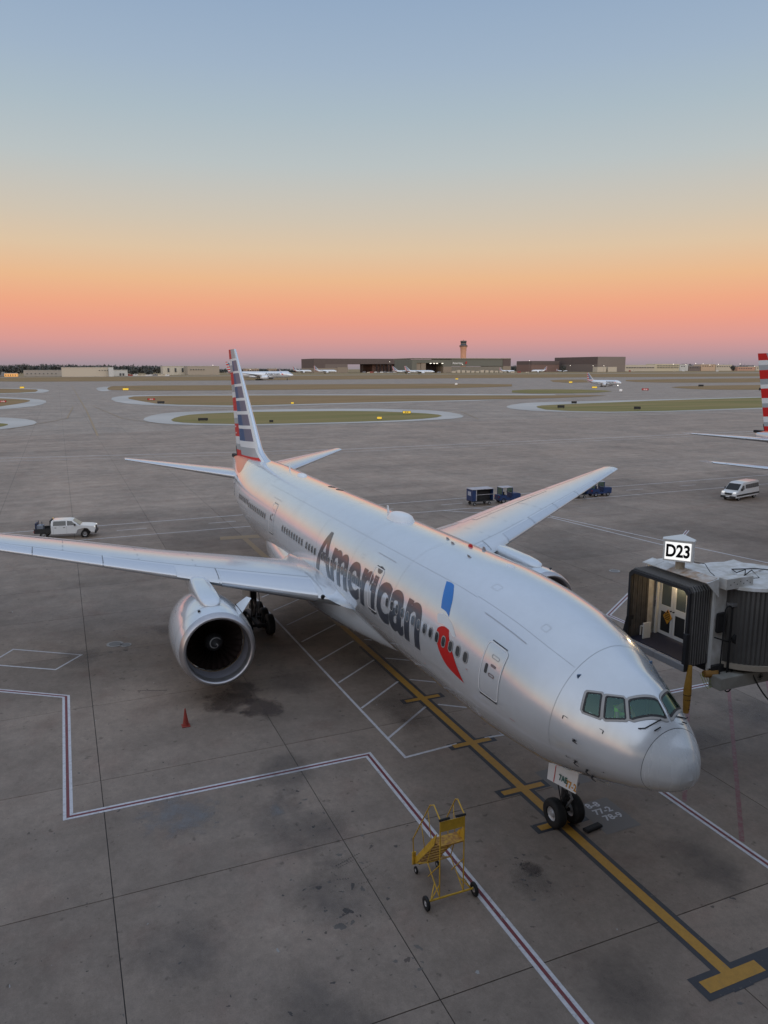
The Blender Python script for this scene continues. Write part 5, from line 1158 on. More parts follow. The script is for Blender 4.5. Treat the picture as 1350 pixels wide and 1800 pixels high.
# white pickup with an open utility bed, heading -Y along the service road
T = thing('pickup_truck', 'white crew-cab pickup with a black utility bed driving behind the near wing', 'pickup truck', (66.6,16.4,0), R(-100)); T.scale = (.85,.88,.92)
b = MB(); b.prism([(3.35,.55),(3.45,.95),(3.35,1.22),(2.9,1.30),(1.75,1.38),(-1.45,1.38),(-1.45,.5),(1.3,.5),(1.5,.9),(2.0,1.05),(2.6,1.0),(2.95,.6)],-.98,.98); o = b.build('body', VW, T); bevel(o,.04)
b = MB(); P = [(1.75,1.36),(.95,1.95),(.5,2.02),(-1.15,2.02),(-1.42,1.9),(-1.45,1.36)]; b.prism(P,-1,1,wf=lambda z: .95-.20*max(0,(z-1.36))/.66); o = b.build('cab', VW, T); bevel(o,.03)
for s in (1,-1):
    for P in ([(1.35,1.42),(.85,1.86),(.35,1.90),(.35,1.42)],[(.22,1.42),(.22,1.90),(-1.15,1.90),(-1.22,1.42)]):
        b = MB(); V = []
        for d in (0,.012):
            for x,z in P: V.append((x, s*(.955-.20*(z-1.36)/.66+d), z))
        n = len(P); b.add(V,[tuple(range(n)),tuple(range(2*n-1,n-1,-1))]+[(i,n+i,n+(i+1)%n,(i+1)%n) for i in range(n)]); b.build('side_window', CARG if False else GLASSD, T)
    b = MB(); b.box(1.15,1.30,s*1.0,s*1.22,1.38,1.6,b=.03); b.build('mirror', DPL, T)
    for x in (-.1,-1.05): 
        b = MB(); b.box(x,x+.22,s*.98,s*1.0,1.18,1.23); b.build('door_handle', DPL, T)
    b = MB(); b.box(.27,.285,s*.98,s*.985,.55,1.36); b.box(-1.2,-1.185,s*.98,s*.985,.55,1.36); b.build('door_seam', MATS['seam'], T, kind='stuff')
    b = MB(); b.box(3.25,3.42,s*.55,s*.93,.98,1.2,b=.02); b.build('headlight', LAMPW, T)
    b = MB(); b.box(-3.35,-3.3,s*.7,s*.95,.75,.95); b.build('tail_light', LAMPR, T)
    b = MB(); b.lathe([(-.16,.46),(.16,.46)],'y',(2.25,s*.9,.42),24); b.build('wheel_arch', DPL, T, fixn=False)
b = MB(); b.add([(1.78,-.80,1.40),(1.78,.80,1.40),(.98,.70,1.93),(.98,-.70,1.93)],[(0,1,2,3)]); b.build('windscreen', GLASSD, T, fixn=False)
b = MB(); b.box(3.36,3.52,-.95,.95,.42,.72,b=.03); b.box(3.38,3.44,-.5,.5,.8,1.15); b.build('front_bumper', DPL, T)
b = MB(); b.box(-3.3,-1.5,-.95,.95,.62,.80,b=.02); b.box(-3.3,-1.5,-.95,-.88,.8,1.15); b.box(-3.3,-1.5,.88,.95,.8,1.15); b.build('utility_bed', DPL, T)
b = MB(); b.box(-1.56,-1.48,-.85,.85,.8,2.0); b.build('headache_rack', DPL, T)
b = MB(); b.box(-3.1,-2.4,-.4,.4,.8,1.45,b=.03); b.build('tank', mat('tank_grey',(.2,.22,.26),.5), T); b = MB(); b.box(-3.25,-3.1,-.5,.5,.8,1.7,b=.02); b.tube([(-3.0,.3,1.4),(-3.0,.3,1.9)],.04,6); b.tube([(-2.5,-.3,1.4),(-2.5,-.3,1.85)],.04,6); b.build('bed_equipment', mat('navy_gear',(.02,.03,.07),.5), T)
b = MB(); b.cyl((-1.3,0,2.02),(-1.3,0,2.2),.06,.05,10); b.build('beacon', mat('beacon_amber',(.8,.5,.15),.4), T)
for x in (2.25,-2.3):
    for s in (1,-1): vwheel(T,(x,s*.84,.42),.42,.27)
# white passenger van coming towards the viewer
T = thing('passenger_van', 'white high-roof passenger van parked beyond the gate sign, dark windows along its side', 'van', (56.6,-63.9,0), R(104))
b = MB(); b.prism([(2.75,.35),(2.85,.75),(2.72,1.05),(2.1,1.28),(1.25,2.05),(.9,2.2),(-2.75,2.25),(-2.95,2.1),(-3.0,.4),(-2.2,.35)],-1,1,wf=lambda z: .99-.14*max(0,(z-1.15))/1.1); o = b.build('body', VW, T); bevel(o,.06)
for s in (1,-1):
    def wy(z): return s*(.99-.14*max(0,z-1.15)/1.1+.004)
    for P in ([(1.55,1.35),(1.15,1.85),(.75,1.85),(.75,1.32)],[(.5,1.42),(.5,1.92),(-.62,1.94),(-.62,1.42)],[(-.68,1.42),(-.68,1.94),(-1.75,1.96),(-1.75,1.42)],[(-1.81,1.42),(-1.81,1.96),(-2.75,1.96),(-2.8,1.45)]):
        b = MB(); V = [(x,wy(z),z) for x,z in P]+[(x,wy(z)+s*.012,z) for x,z in P]; n = 4; b.add(V,[(0,1,2,3),(7,6,5,4)]+[(i,n+i,n+(i+1)%n,(i+1)%n) for i in range(n)]); b.build('side_window', GLASSD, T)
    b = MB(); b.box(-2.95,2.6,s*.985,s*1.0,.55,.78); b.build('rub_strip', DPL, T); b = MB(); b.box(1.5,1.68,s*1.0,s*1.2,1.25,1.55,b=.03); b.build('mirror', DPL, T)
    b = MB(); b.box(2.45,2.78,s*.6,s*.92,.92,1.12,b=.03); b.build('headlight', LAMPW, T)
    for x in (1.9,-1.85): vwheel(T,(x,s*.85,.36),.36,.24)
b = MB(); V = [(2.12,-.85,1.31),(2.12,.85,1.31),(1.30,.78,2.03),(1.30,-.78,2.03)]; b.add([(x+.015,y,z+.015) for x,y,z in V],[(0,1,2,3)]); b.build('windscreen', GLASSD, T, fixn=False)
b = MB(); b.box(2.76,2.90,-.45,.45,.75,1.0,b=.02); b.build('grille', DPL, T); b = MB(); b.box(2.72,2.95,-.95,.95,.35,.62,b=.03); b.build('front_bumper', DPL, T)
b = MB(); b.box(2.95,2.965,-.25,.25,.48,.6); b.build('licence_plate', VW, T)
# baggage tractors and carts
CART = mat('cart_navy', (.015,.04,.13), .5, noise=.2, nscale=3); CTOP = mat('cart_canopy', (.42,.40,.42), .7, noise=.2, nscale=2)
def cart(loc, rz, label, grp='baggage carts behind the airliner'):
    T = thing('baggage_cart', label, 'baggage cart', loc, rz, grp)
    b = MB(); b.box(-1.45,1.45,-.78,.78,.48,.58,b=.02); b.build('bed', DARK, T)
    b = MB(); b.box(-1.5,1.5,-.85,.85,1.98,2.06,b=.02); b.build('roof', CTOP, T)
    for x in (-1.42,1.42):
        b = MB(); b.box(x-.03,x+.03,-.76,.76,.58,1.98); b.build('end_wall', CART, T)
    b = MB(); b.box(-1.4,1.4,-.04,.0,.58,1.98); b.build('divider', DPL, T)
    for s in (1,-1):
        b = MB(); b.box(-.95,-.85,s*.74,s*.78,.58,1.98); b.build('post', CTOP, T); b = MB(); b.box(-.85,1.4,s*.74,s*.77,1.32,1.37); b.build('rail', CTOP, T)
        b = MB(); b.box(-1.42,-.95,s*.73,s*.76,.6,1.95); b.build('side_curtain', CART, T)
        for x in (-1.05,1.0): vwheel(T,(x,s*.62,.20),.20,.12)
    b = MB(); b.tube([(1.45,0,.42),(2.1,0,.35)],.03,6); b.build('tow_bar', DARK, T)
    b = MB(); b.box(-1.465,-1.455,-.4,.4,1.2,1.7); b.build('end_sign', mat('cart_sign',(.35,.38,.45),.5), T)
def tractor(loc, rz, label):
    T = thing('baggage_tractor', label, 'baggage tractor', loc, rz, 'baggage tractors behind the airliner')
    b = MB(); b.prism([(1.55,.35),(1.6,1.05),(1.45,1.15),(.35,1.2),(.3,.6),(-.3,.6),(-.4,1.0),(-1.45,1.0),(-1.5,.35)],-.66,.66); o = b.build('body', CART, T); bevel(o,.03)
    b = MB(); b.box(-1.1,.45,-.68,.68,1.92,1.99,b=.02); b.build('roof', CTOP, T)
    for x in (-1.05,.38):
        for s in (1,-1): b = MB(); b.box(x-.035,x+.035,s*.62-.03,s*.62+.03,.95,1.93); b.build('roof_post', CART, T)
    b = MB(); b.box(.34,.36,-.58,.58,1.25,1.9); b.build('windscreen', CARG, T); b = MB(); b.box(-1.06,-1.04,-.58,.58,1.05,1.88); b.build('rear_window', CARG, T)
    b = MB(); b.box(-.75,-.3,-.5,.5,.85,1.0,b=.03); b.box(-.8,-.7,-.5,.5,1.0,1.4,b=.02); b.build('seat', DPL, T)
    b = MB(); b.tube([(.3,.2,1.15),(.1,.2,1.3)],.02,6); b.lathe([(0,.15),(.02,.17),(.04,.15)],'x',(.08,.2,1.3),16); b.build('steering_wheel', DPL, T)
    for s in (1,-1):
        b = MB(); b.box(-1.52,-1.49,s*.45,s*.6,.75,.9); b.build('tail_light', LAMPR, T); b = MB(); b.cyl((1.6,s*.45,.85),(1.62,s*.45,.85),.09,.09,10); b.build('headlight', LAMPW, T)
        for x,r in ((1.0,.30),(-.9,.34)): vwheel(T,(x,s*.58,r),r,.2)
hd = R(-91)
cart((66.1,-31.0,0), hd, 'dark blue baggage cart with a pale canopy, left of the tractor that pulls it')
tractor((66.2,-35.0,0), hd, 'dark blue baggage tractor beside the cart, half behind the far wing')
tractor((65.5,-48.6,0), hd, 'dark blue baggage tractor just beyond the tip end of the far wing')
cart((65.2,-44.6,0), hd, 'baggage cart almost hidden behind the far wing, one wheel showing')

# ------------------------------------------------------------------ other airliners
def plane_copy(label, loc, rz, scale, parts, nested=(), group=None, name='airliner'):
    o = thing(name, label, 'airplane', loc, rz, group); o.scale = scale
    for ch in list(AIR.children):
        if any(ch.name.split('.')[0] == k for k in parts):
            c = ch.copy(); C.objects.link(c); c.parent = o
            for g in ch.children:
                if g.name.split('.')[0] in nested: d = g.copy(); C.objects.link(d); d.parent = c
    return o
FULL = ('fuselage','radome','wing','tail_fin','tailplane','belly_fairing','engine_nacelle','engine_pylon','main_wheel','nose_wheel','nose_gear_strut','main_gear_strut','apu_fairing','airline_lettering','emblem','cabin_window','tail_coral_patch')
FAR = tuple(k for k in FULL if k not in ('cabin_window','apu_fairing'))
plane_copy('airliner on the next stand, only its striped fin and wing tips in frame', (0,-72.2,0), 0, (1,1,1), FULL+('door','bogie_beam'), ('leading_edge_slat','aileron','leading_edge','inlet_lip','inlet_duct','fan_backing','elevator','rudder_hinge','pane'))
for c in [q for q in C.objects if q.name.startswith('tailplane') and q.parent is not None and q.parent.name == 'airliner.001']: c.scale = (1,1.28,1)
def gnd(u, v):            # where the photograph's line of sight through a spot on the ground meets it
    d = F_ + R2*((u-675)/1343.4168) - U2*((v-900)/1343.4168); t = -CAM.z/d.z; return (CAM.x+d.x*t, CAM.y+d.y*t)
def yat(u, X):
    d = F_ + R2*((u-675)/1343.4168); return CAM.y+(X-CAM.x)*d.y/d.x
def zat(u, v, X):
    d = F_ + R2*((u-675)/1343.4168) - U2*((v-900)/1343.4168); return CAM.z+(X-CAM.x)/d.x*d.z
NST = ('inlet_lip','fan_backing','emblem_red_blade','emblem_curl')
x,y = gnd(516,668.2); plane_copy('large airliner with silver body and striped tail on a far taxiway behind the fin', (x,y,0), R(60), (1.62,1.5,1.45), FAR, NST)
x,y = gnd(1092,680); TX = plane_copy('small airliner taxiing with its nose light on across the grass strips', (x,y,0), R(24), (.54,.60,.66), FAR, NST)
b = MB(); b.lathe([(-.5,.01),(-.35,.35),(0,.5),(.35,.35),(.5,.01)],'x',(5.4,.9,1.6),10); b.build('landing_light', mat('landing_light_lit',(1,1,1),.5,0,0,(1,.97,.9),4), TX, True)
G2 = 'airliners parked by the far hangars'
for k,(u,v,rz,sc_,lab) in enumerate(((548,656,62,(1.1,1.1,1.35),'far airliner with a striped tail left of the hangar, behind the other one'),(592,656.5,62,(1.25,1.2,1.4),'far airliner with striped tail in front of the brown hangar left end'),(508,656,25,(.9,.9,.9),'small white far airliner left of the two striped tails'),
    (738,657,66,(1.35,1.3,1.2),'far airliner in front of the gap between the two hangars'),(764,657.5,66,(1.4,1.3,1.25),'far airliner in front of the dark open hangar door'),(905,655,66,(.9,1,1.0),'far airliner at the left of the group by the low brown shed'),(934,655.5,250,(.85,1,1.2),'white far airliner nose to the left beside the low brown shed'),
    (998,653.5,66,(.8,.8,.7),'short white far airliner in front of the tall brown hangar'),(1245,651.5,66,(1.6,1.4,1.0),'white far airliner before the buildings at the right'))):
    x,y = gnd(u,v); plane_copy(lab, (x,y,0), R(rz), sc_, ('fuselage','radome','wing','tail_fin','tailplane','engine_nacelle','main_wheel','nose_wheel'), (), G2)

# ------------------------------------------------------------------ taxiway signs in the grass
SB = mat('sign_back', (.012,.012,.014), .6); SY_ = mat('sign_yellow', (.75,.48,.03), .5,0,0,(1,.7,.1),.35); SR = mat('sign_red', (.5,.04,.03), .5); SWH = mat('sign_white', (.8,.8,.8), .5)
def tsign(u, v, wpx, hpx, m, label, txt=None, tm=None):
    x,y = gnd(u,v); dist = math.hypot(x-CAM.x,y-CAM.y); s_ = dist/1380; w_ = wpx*s_/2; h_ = hpx*s_
    ang = math.atan2(CAM.y-y, CAM.x-x); T = thing('taxiway_sign', label, 'airfield sign', (x,y,.05), ang, 'airfield signs in the grass')
    b = MB(); b.box(-.12,.12,-w_,w_,h_*.25,h_,b=.02); p = b.build('sign_box', SB, T)
    for s in (1,-1): b = MB(); b.cyl((0,s*w_*.7,0),(0,s*w_*.7,h_*.26),.05,.05,6); b.build('leg', DARK, T)
    if m: b = MB(); b.box(.121,.135,-w_*.92,w_*.92,h_*.32,h_*.94); b.build('sign_face', m, p)
    if txt: text_obj(txt, 'sign_text', tm, p, basis((.14,0,h_*.42),(0,1,0),(0,0,1)), h_*.62, .02)
for a in ((357,741,17,6,None,'black backed sign on the green island left of the fin, widest there'),(283,710.5,12,5,None,'black sign in the second grass island, right of the red one'),(477,743.5,7,5,None,'small dark marker box just right of the fin on the green island'),
    (986,718.5,12,6,None,'black sign at the left end of the green island on the right'),(1009,710.5,9,5,None,'smaller black sign at the back of the right green island tip'),(1120,721,11,6,None,'black sign in the middle of the right green island'),
    (1232,680.5,8,4,None,'black sign in the farther strip beyond the right green island'),(1339,687.5,9,5,None,'black sign beside the striped fin at the right edge'),
    (715,728.5,15,6,SY_,'yellow and black sign near the right end of the centre island','B B1',SB),(667,738.5,9,6,SY_,'short yellow sign at the front right of the centre island'),(221,687.5,10,5,SY_,'yellow sign on the third grass strip at the left'),(39,684,7,4,SY_,'yellow sign on the grass at the far left'),
    (1045,683.5,9,4,SY_,'yellow sign below the taxiing airliner tail'),(1003,674.5,6,4,SY_,'tiny yellow sign left of the taxiing airliner'),(514,711,5,4,SY_,'tiny glowing yellow sign right of the fin'),(803,668,5,3,SY_,'tiny yellow sign in the farthest strip before the hangar'),
    (266,704.5,13,4,SR,'red sign with white marks on the left second island','18-36',SWH),(5,708.5,11,4,SR,'red sign at the left edge of the photo','18-36',SWH),(1134,687.5,11,4.5,SR,'red sign with white marks right of the taxiing airliner','18-36',SWH),
    (802,678,5,5,SWH,'small white box sign in the strip below the hangar'),(1091,690.5,5,7,SWH,'white upright box sign below the taxiing airliner nose')): tsign(*a)

# ------------------------------------------------------------------ distant hangars, tower, buildings, woods
HB1 = mat('hangar_brown_dark', (.115,.085,.078), .7); HB2 = mat('hangar_brown', (.17,.135,.12), .7); HG = mat('hangar_olive', (.15,.15,.125), .7); HT = mat('hangar_tan', (.27,.22,.17), .7); HD = mat('hangar_interior', (.03,.02,.02), .8)
HR = mat('hangar_door_rust', (.13,.07,.055), .7); CW_ = mat('cream_wall', (.50,.44,.35), .7); WW = mat('pale_wall', (.52,.52,.50), .7); DG = mat('far_window', (.04,.05,.06), .3); BRK = mat('tower_brick', (.62,.32,.20), .7)
def bpart(nm, T, X, u0, u1, vt, vb, m, dep=60, dx=0, kind=None):
    y0, y1 = yat(u1,X), yat(u0,X); z1 = zat((u0+u1)/2,vt,X); z0 = 0 if vb is None else zat((u0+u1)/2,vb,X)
    b = MB(); b.box(X+dx,X+dep,y0,y1,z0,z1); return b.build(nm, m, T, kind=kind)
def bthing(name, label, cat, X, u): return thing(name, label, cat, (X,yat(u,X),0), world=True)
X = 2898; T = bthing('hangar', 'long brown hangar left of the control tower with a see-through open door', 'hangar', X, 640)
bpart('header', T, X, 557, 721, 630.5, 640, HB1, 170); bpart('pier', T, X, 557, 576, 640, 647, HB1, 170); bpart('pier', T, X, 576, 614, 640, 647, HB2, 170); bpart('base_wall', T, X, 557, 596, 647, None, HT, 170,-2); bpart('base_wall', T, X, 596, 614, 645.5, None, HT, 170,-4)
bpart('door_panel', T, X, 659, 684, 640, None, HR, 160, 20); bpart('door_panel', T, X, 684, 706, 640, None, HR, 150, 8); bpart('pier', T, X, 706, 721, 640, 645, HB2, 170); bpart('base_wall', T, X, 706, 721, 645, None, HT, 170,-2)
for u in range(663,706,6): bpart('door_rib', T, X, u, u+1.2, 640.5, None, HD, 6, -1)
X = 2583; T = bthing('hangar', 'long olive hangar in front of the control tower with white lettering', 'hangar', X, 805)
bpart('header', T, X, 723, 790, 631.8, 638, HG, 160); bpart('pier', T, X, 723, 731, 638, None, HG, 160); bpart('door_panel', T, X, 731, 738.5, 638, None, HT, 150, 4); bpart('door_panel', T, X, 739, 747, 638, None, HT, 150, 2)
bpart('hangar_interior', T, X, 747, 776, 638, None, HD, 150, 60); bpart('pier', T, X, 776, 790, 638, 644.5, HG, 160); bpart('base_wall', T, X, 776, 790, 644.5, None, HT, 160, -2)
bpart('upper_wall', T, X, 790, 877, 630, 643.5, HG, 170, -1); bpart('base_wall', T, X, 790, 877, 644.3, None, mat('hangar_grey_tan',(.21,.19,.155),.7), 170, -1); bpart('end_block', T, X, 877, 890, 629.6, 643.5, HB1, 170, -3); bpart('base_wall', T, X, 877, 890, 643.5, None, HT, 170, -4)
bpart('roof_trim', T, X, 723, 890, 629.6, 630.2, CW_, 170, -5)
for u in range(792,888,8): bpart('ground_unit', T, X-40, u, u+5.5, 650.5+((u*7)%5)*.4, None, CW_, 12)
for u in (754,760,765,774): bpart('ceiling_lamp', T, X, u, u+1.6, 638.3, 639.3, mat('far_lamp',(1,1,1),.5,0,0,(1,.9,.75),1.6), 4, -3)
zt = zat(803,640,X); text_obj('American', 'hangar_lettering', mat('hangar_letters',(.8,.8,.78),.5), T, basis((X-4,yat(791,X),zt),(0,-1,0),(0,0,1)), 11, .15, 'LEFT')
b = MB(); y = yat(814,X); b.add([(X-4,y+3,zt),(X-4,y-2,zt+1),(X-4,y-4,zt+10),(X-4,y+1,zt+9)],[(0,1,2,3)]); b.build('hangar_emblem', RED, T, fixn=False)
X = 2633; T = bthing('hangar', 'tall windowless brown hangar right of the tower, the highest block there', 'hangar', X, 1060)
bpart('wall', T, X, 1038, 1085, 627, None, mat('hangar_light_brown',(.20,.165,.145),.7), 305)
y1 = yat(1038,X); b = MB(); b.box(X+1,X+303,y1+.05,y1+.6,zat(1038,640,X),zat(1038,627.3,X)); b.build('upper_side_wall', HB1, T); b = MB(); b.box(X+1,X+303,y1+.05,y1+.5,0,zat(1038,640,X)); b.build('lower_side_wall', HB2, T)
bpart('annex', T, X-40, 1038, 1053, 645, None, CW_, 30); bpart('annex', T, X-40, 1056, 1071, 645, None, CW_, 30)
X = 2866; T = bthing('hangar', 'low brown hangar annex left of the tall brown hangar', 'hangar', X, 950)
bpart('upper_wall', T, X, 926, 973, 634.5, 641, HB1, 120, -1); bpart('base_wall', T, X, 926, 973, 641, None, mat('hangar_rose',(.19,.12,.10),.7), 120)
# control tower
X = 3050; yy = yat(810,X); k = (X-CAM.x)/1343*1.07; T = thing('control_tower', 'orange-tan airport control tower with a dark glazed cab rising behind the hangar', 'control tower', (X,yy,0), world=True)
zs = lambda v: zat(810,v,X)
b = MB(); b.lathe([(0,5.1*k),(zs(622),5.1*k),(zs(612),5.6*k),(zs(609),7.2*k),(zs(607),7.4*k),(zs(607),.1)],'z',(X,yy,0),24); b.build('shaft', BRK, T, True)
b = MB(); b.lathe([(zs(609.2),7.45*k),(zs(607.2),7.5*k)],'z',(X,yy,0),24); b.build('gallery_band', HB1, T, fixn=False)
b = MB(); b.lathe([(zs(607),6.3*k),(zs(605),5.2*k),(zs(604.3),5.0*k),(zs(600.2),5.6*k),(zs(599.6),5.9*k),(zs(599),5.4*k),(zs(599),.1)],'z',(X,yy,0),16); b.build('tower_cab', DG, T, True)
b = MB(); b.lathe([(zs(604.4),5.2*k),(zs(603.6),5.4*k)],'z',(X,yy,0),16); b.lathe([(zs(600.4),5.9*k),(zs(599.8),6.0*k)],'z',(X,yy,0),16); b.build('cab_band', HT, T, fixn=False, kind='stuff')
b = MB(); b.cyl((X,yy,zs(599)),(X,yy,zs(597)),.5*k,.3*k,6); b.build('roof_mast', HB1, T)
# left buildings
def building(label, X, u0, u1, vt, m, wins=(), extra=(), name='building', cat='building'):
    T = bthing(name, label, cat, X, (u0+u1)/2); bpart('wall', T, X, u0, u1, vt, None, m, 50)
    bpart('roof_edge', T, X, u0-.3, u1+.3, vt-.5, vt, WW, 52, -1)
    for (a,b_,c,d) in wins: bpart('window', T, X, a, b_, c, d, DG, 1, -1.2)
    for (a,b_,c,d,mm) in extra: bpart('annex', T, X-20, a, b_, c, d, mm, 15)
X = 1874; building('large windowless cream warehouse left of the fin with a white office end', X, 128, 216, 645.8, CW_, [(191.3+4.7*i,193.3+4.7*i,650.4,651.6) for i in range(4)]+[(214,215.3,650+3.4*i,651.6+3.4*i) for i in range(4)], [(208,216,646,None,WW)])
building('long low white-roofed warehouse left of the large cream one', 2013, 63, 128, 651, mat('dull_wall',(.33,.30,.27),.7), [(68+7*i,70+7*i,656,657.5) for i in range(8)])
building('small pale low building right of the large cream warehouse', 1963, 216, 240, 650.5, WW, [(226,229,656,660),(231,234,656,660)])
T_ = building('cream block building with recessed loading bays, left of the striped far tail', 2233, 300, 342, 643.8, mat('bay_cream',(.52,.48,.40),.7), [(308,311,647,654),(320,323,647,654),(332,335,647,654)])
building('plain tan warehouse with a row of dark windows behind the fin', 2178, 342, 396, 643.8, mat('tan_wall',(.36,.31,.25),.7), [(346.5+4.4*i,348.7+4.4*i,649,650.6) for i in range(6)])
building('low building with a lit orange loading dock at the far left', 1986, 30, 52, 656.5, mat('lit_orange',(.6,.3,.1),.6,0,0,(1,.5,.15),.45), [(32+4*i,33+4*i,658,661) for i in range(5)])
building('grey low roof building at the left edge', 2100, -10, 29, 654.5, mat('roof_grey',(.22,.22,.23),.7))
building('small tan house block right of the fin above the silver airliner', 2879, 441, 463, 648, mat('tan_house',(.36,.27,.20),.7), [(444+4*i,446+4*i,650,652) for i in range(5)])
building('smaller tan building between dark trees right of the fin', 3220, 481, 494, 648, mat('tan_house',(.36,.27,.20),.7), [(483+3*i,484.5+3*i,650,651.5) for i in range(4)])
X = 2900; T = bthing('building', 'long cream terminal-like building with ribbon windows right of the brown hangar', 'building', X, 1130)
bpart('wall', T, X, 1085, 1135, 641.5, None, CW_, 60); bpart('wall', T, X, 1135, 1177, 639.8, None, mat('cream_yellow',(.52,.46,.33),.7), 60)
for k in range(11): bpart('window', T, X, 1086.5+4.4*k, 1090+4.4*k, 645.6, 647, DG, 1, -1.5)
for k in range(8): bpart('window', T, X, 1139+4.7*k, 1142.8+4.7*k, 642.5, 643.6, DG, 1, -1.5); bpart('window', T, X, 1139+4.7*k, 1142.8+4.7*k, 645.8, 647, DG, 1, -1.5)
for (u0,u1,vt,m,lab) in ((1178,1192,641,WW,'white low building just right of the long cream one'),(1193,1212,643.5,HB2,'brown low shed among the far right buildings'),(1214,1238,640.6,mat('peach_wall',(.50,.36,.25),.7),'peach two-storey building in the middle of the far right row'),
    (1239,1266,641.5,CW_,'cream building with bright lamps in the far right row'),(1276,1306,645,mat('salmon_wall',(.48,.28,.20),.7),'low salmon building near the right edge'),(1307,1334,644,CW_,'low cream building next to the striped fin at the right')):
    building(lab, 2950, u0, u1, vt, m, [(u0+2+4*i,u0+4+4*i,vt+2.2,vt+3.6) for i in range(int((u1-u0-3)/4))])
LMP = mat('street_lamp_glow',(1,1,1),.5,0,0,(1,.88,.7),2.2)
def lamp(u, vb, vt, label, r=1.1):
    x,y = gnd(u,vb); k = math.hypot(x-CAM.x,y-CAM.y)/1380; h = (vb-vt)*k; T = thing('lamp_post', label, 'lamp post', (x,y,0), 0, 'lit lamp posts far across the airfield')
    b = MB(); b.cyl((0,0,0),(0,0,h),.25,.18,6); b.build('pole', GREYM, T); b = MB(); b.lathe([(0,.01),(r*.5*k*.8,r*.6*k),(r*k*.8,.01)],'z',(0,0,h),8); b.build('lamp_head', LMP, T, True)
for k,(u,vb,vt) in enumerate(((637,655,637.5),(685,655,636.5),(930,655,635),(1002,654,643.5),(1042,654,644),(1061,654,644),(440,657,650),(1183,652.5,641.5),(1205,652.5,642),(1222,652.5,640.5),(1235,652.5,641),(1247,652.5,643),(1262,652.5,642),(1300,652.5,641.5),(1326,652.5,645),(375,659,643),(813,655,641.5))):
    lamp(u, vb, vt, 'thin lit lamp post among the far buildings and hangars')
# woods on the horizon
def leafmat(name, a, b_):
    m = bpy.data.materials.new(name); m.use_nodes = True; t = m.node_tree; b = t.nodes['Principled BSDF']; b.inputs['Roughness'].default_value = .9; b.inputs['Specular IOR Level'].default_value = .1
    g = t.nodes.new('ShaderNodeNewGeometry'); n = t.nodes.new('ShaderNodeTexNoise'); n.inputs['Scale'].default_value = .05; t.links.new(g.outputs['Position'], n.inputs[0]); r = ramp([(.35,a),(.65,b_)], n.outputs[0], t); t.links.new(r.outputs[0], b.inputs['Base Color']); return m
LEAF = leafmat('distant_foliage', (.075,.085,.085), (.12,.12,.11))  # leaf colours paled to stand in for distance haze
def leaves(centres, n, sz):
    V = []; Fc = []
    for k in range(n):
        c = centres[k % len(centres)]; d = rng.normal(size=3); d /= np.linalg.norm(d); r_ = rng.rand()**.45; p = np.array(c[:3])+d*r_*np.array(c[3:6])
        if p[2] < .5: p[2] = .5+rng.rand()*3
        a = rng.normal(size=3)*sz; b_ = rng.normal(size=3)*sz; i = len(V); V += [tuple(p+a),tuple(p+b_),tuple(p-a*.6-b_*.6)]; Fc.append((i,i+1,i+2))
    return V, Fc
def wood(name, u0, u1, vtop, vb, X, label, n=2600):
    cs = []
    for i in range(int((u1-u0)/1.6)):
        u = u0+i*1.6+rng.rand(); h = zat(u, vtop(u)+rng.rand()*1.6, X); hh = h*.5; cs.append((X+rng.rand()*80, yat(u,X), hh, 25, 5.5, hh))
    V, Fc = leaves(cs, n, 3.2); o = mesh(name, V, Fc, LEAF, None, None, False, kind='stuff', label=label)
    return o
wood('distant_woods', -60, 205, lambda u: 640.5+1.2*math.sin(u*.08)-(1.5 if 90 < u < 120 else 0), 655, 3300, 'dark tree line on the horizon at the left above the warehouses', 7000)
wood('distant_woods', 205, 300, lambda u: 642+.8*math.sin(u*.2), 655, 3300, 'tree line on the horizon between the warehouses', 3500)
wood('distant_woods', 395, 560, lambda u: 648.5+.5*math.sin(u*.3), 655, 3400, 'low trees on the horizon right of the fin', 4000)
wood('distant_woods', 1100, 1420, lambda u: 641.5+.9*math.sin(u*.13)-(2 if 1194 < u < 1214 else 0), 652, 3400, 'tree line above the far right buildings', 7000)
wood('distant_woods', 890, 930, lambda u: 641.5+.8*math.sin(u*.3), 655, 3300, 'grey-green trees between the two hangars', 1500)
def tree(u, vb, vt, wpx, X, label):
    y = yat(u,X); h = zat(u,vt,X); k = X/1300; T = thing('tree', label, 'tree', (X,y,0), world=True)
    b = MB(); b.cyl((X,y,0),(X,y,h*.5),1.2,.7,6); b.build('trunk', DARK, T)
    cs = [(X+rng.normal()*3, y+rng.normal()*wpx*k*.18, h*(.45+.2*rng.rand()), wpx*k*.25, wpx*k*.25, h*.32) for _ in range(6)]
    V, Fc = leaves(cs, 900, 1.8); mesh('crown', V, Fc, LEAF, T, None, False)
for a in ((979,654,642,11,2560,'round dark tree in front of the tall brown hangar'),(12,660,649,14,2050,'dark round tree beside the left edge building'),(252,660,648.5,16,2250,'broad dark tree between the two cream warehouses, left one'),(276,660,649.5,18,2250,'broad dark tree between the two cream warehouses, right one'),
    (466,656,648.5,10,2950,'dark tree right of the small tan house block'),(477,656,649,9,2950,'dark tree left of the smaller tan building'),(502,656,649,12,2950,'dark tree right of the smaller tan building'),(1268,652,643,12,2800,'dark tree between the far right buildings')): tree(*a)
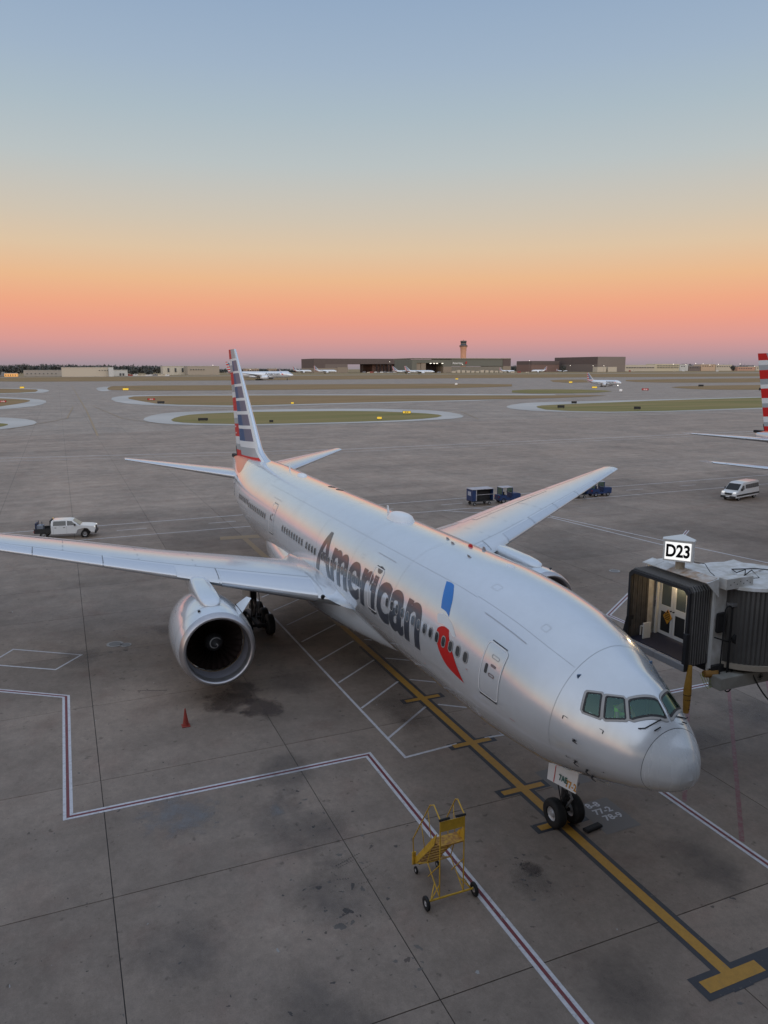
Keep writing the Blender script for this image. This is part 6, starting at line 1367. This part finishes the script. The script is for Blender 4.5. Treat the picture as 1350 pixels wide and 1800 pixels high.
# parked vehicles far off
PC = [mat('far_car_white',(.6,.6,.6),.4), mat('far_car_grey',(.2,.2,.22),.4), mat('far_car_red',(.3,.05,.04),.4), mat('far_truck_cream',(.55,.48,.38),.6)]
def fcar(u, v, L_, h, m, label, grp='vehicles parked far across the airfield'):
    x,y = gnd(u,v); T = thing('parked_vehicle', label, 'vehicle', (x,y,0), 0, grp)
    b = MB(); b.prism([(-.5*L_,.4),(.5*L_,.4),(.5*L_,h*.6),(.3*L_,h*.65),(.18*L_,h),(-.45*L_,h),(-.5*L_,h*.7)],-1.3,1.3,ax='x'); b.build('body', m, T)
    b = MB(); b.box(-1.35,1.35,-.3*L_,.1*L_,h*.68,h*.9); b.build('window', DG, T)
for u in list(range(48,128,5))+list(range(216,300,7)): fcar(u+rng.rand()*2, 661.2-rng.rand()*.6, 7+rng.rand()*6, 3+rng.rand()*3, PC[rng.randint(4)], 'tiny vehicle parked in the row before the far left warehouses')
for u in list(range(640,700,6))+[722,745,770,900,912,925,1095,1105,1112,1185,1200,1260]: fcar(u+rng.rand()*2, 655.8-(2.5 if u > 1080 else 0)-rng.rand()*.6, 8+rng.rand()*7, 3.5+rng.rand()*3, PC[rng.randint(4)], 'tiny service vehicle parked before the far hangars and right-hand buildings')
for k,u in enumerate((1171,1232,1262,1282,1325)):
    X = 3300; y = yat(u,X); T = thing('radio_mast', 'thin mast on the horizon above the far right buildings', 'mast', (X,y,0), 0, 'thin masts on the horizon')
    b = MB(); h = zat(u,633-k%2*2,X); b.cyl((0,0,0),(0,0,h),.45,.25,4); b.build('mast_pole', GREYM, T)

# ------------------------------------------------------------------ tidy: pieces that stand apart become objects of their own
SPL = ('door_handle','door_sill','skin_seam','rain_gutter','marking_corner','guide_line_border','guide_line','safety_line','no_parking_line','walkway_line','road_line','taxi_line','rail_post','wing_seam','bumper','door_seam','bridge_mast','wheel_chock','window_band','door_surround')
for o in list(bpy.data.objects):
    if o.type == 'MESH' and o.name.split('.')[0] in SPL and 'stuff' != o.get('kind'): split_loose(o)
def ordinal(k): return ['first','second','third','fourth','fifth','sixth','seventh','eighth','ninth','tenth','eleventh','twelfth','thirteenth','fourteenth','fifteenth','sixteenth','seventeenth','eighteenth','nineteenth','twentieth','twenty-first','twenty-second','twenty-third','twenty-fourth','twenty-fifth','twenty-sixth','twenty-seventh','twenty-eighth','twenty-ninth','thirtieth'][k]
byl = {}
for o in bpy.data.objects:
    if o.get('group') and o.get('label') and o.parent is None: byl.setdefault(o['label'], []).append(o)
def bear(o): return math.atan2(o.location.y-CAM.y, o.location.x-CAM.x)
for l,os_ in byl.items():
    if len(os_) > 1:
        os_.sort(key=lambda o: -bear(o))
        for k,o in enumerate(os_):
            ws_ = l.split(); o['label'] = ' '.join(ws_[:11])+', '+ordinal(k)+' from the left'
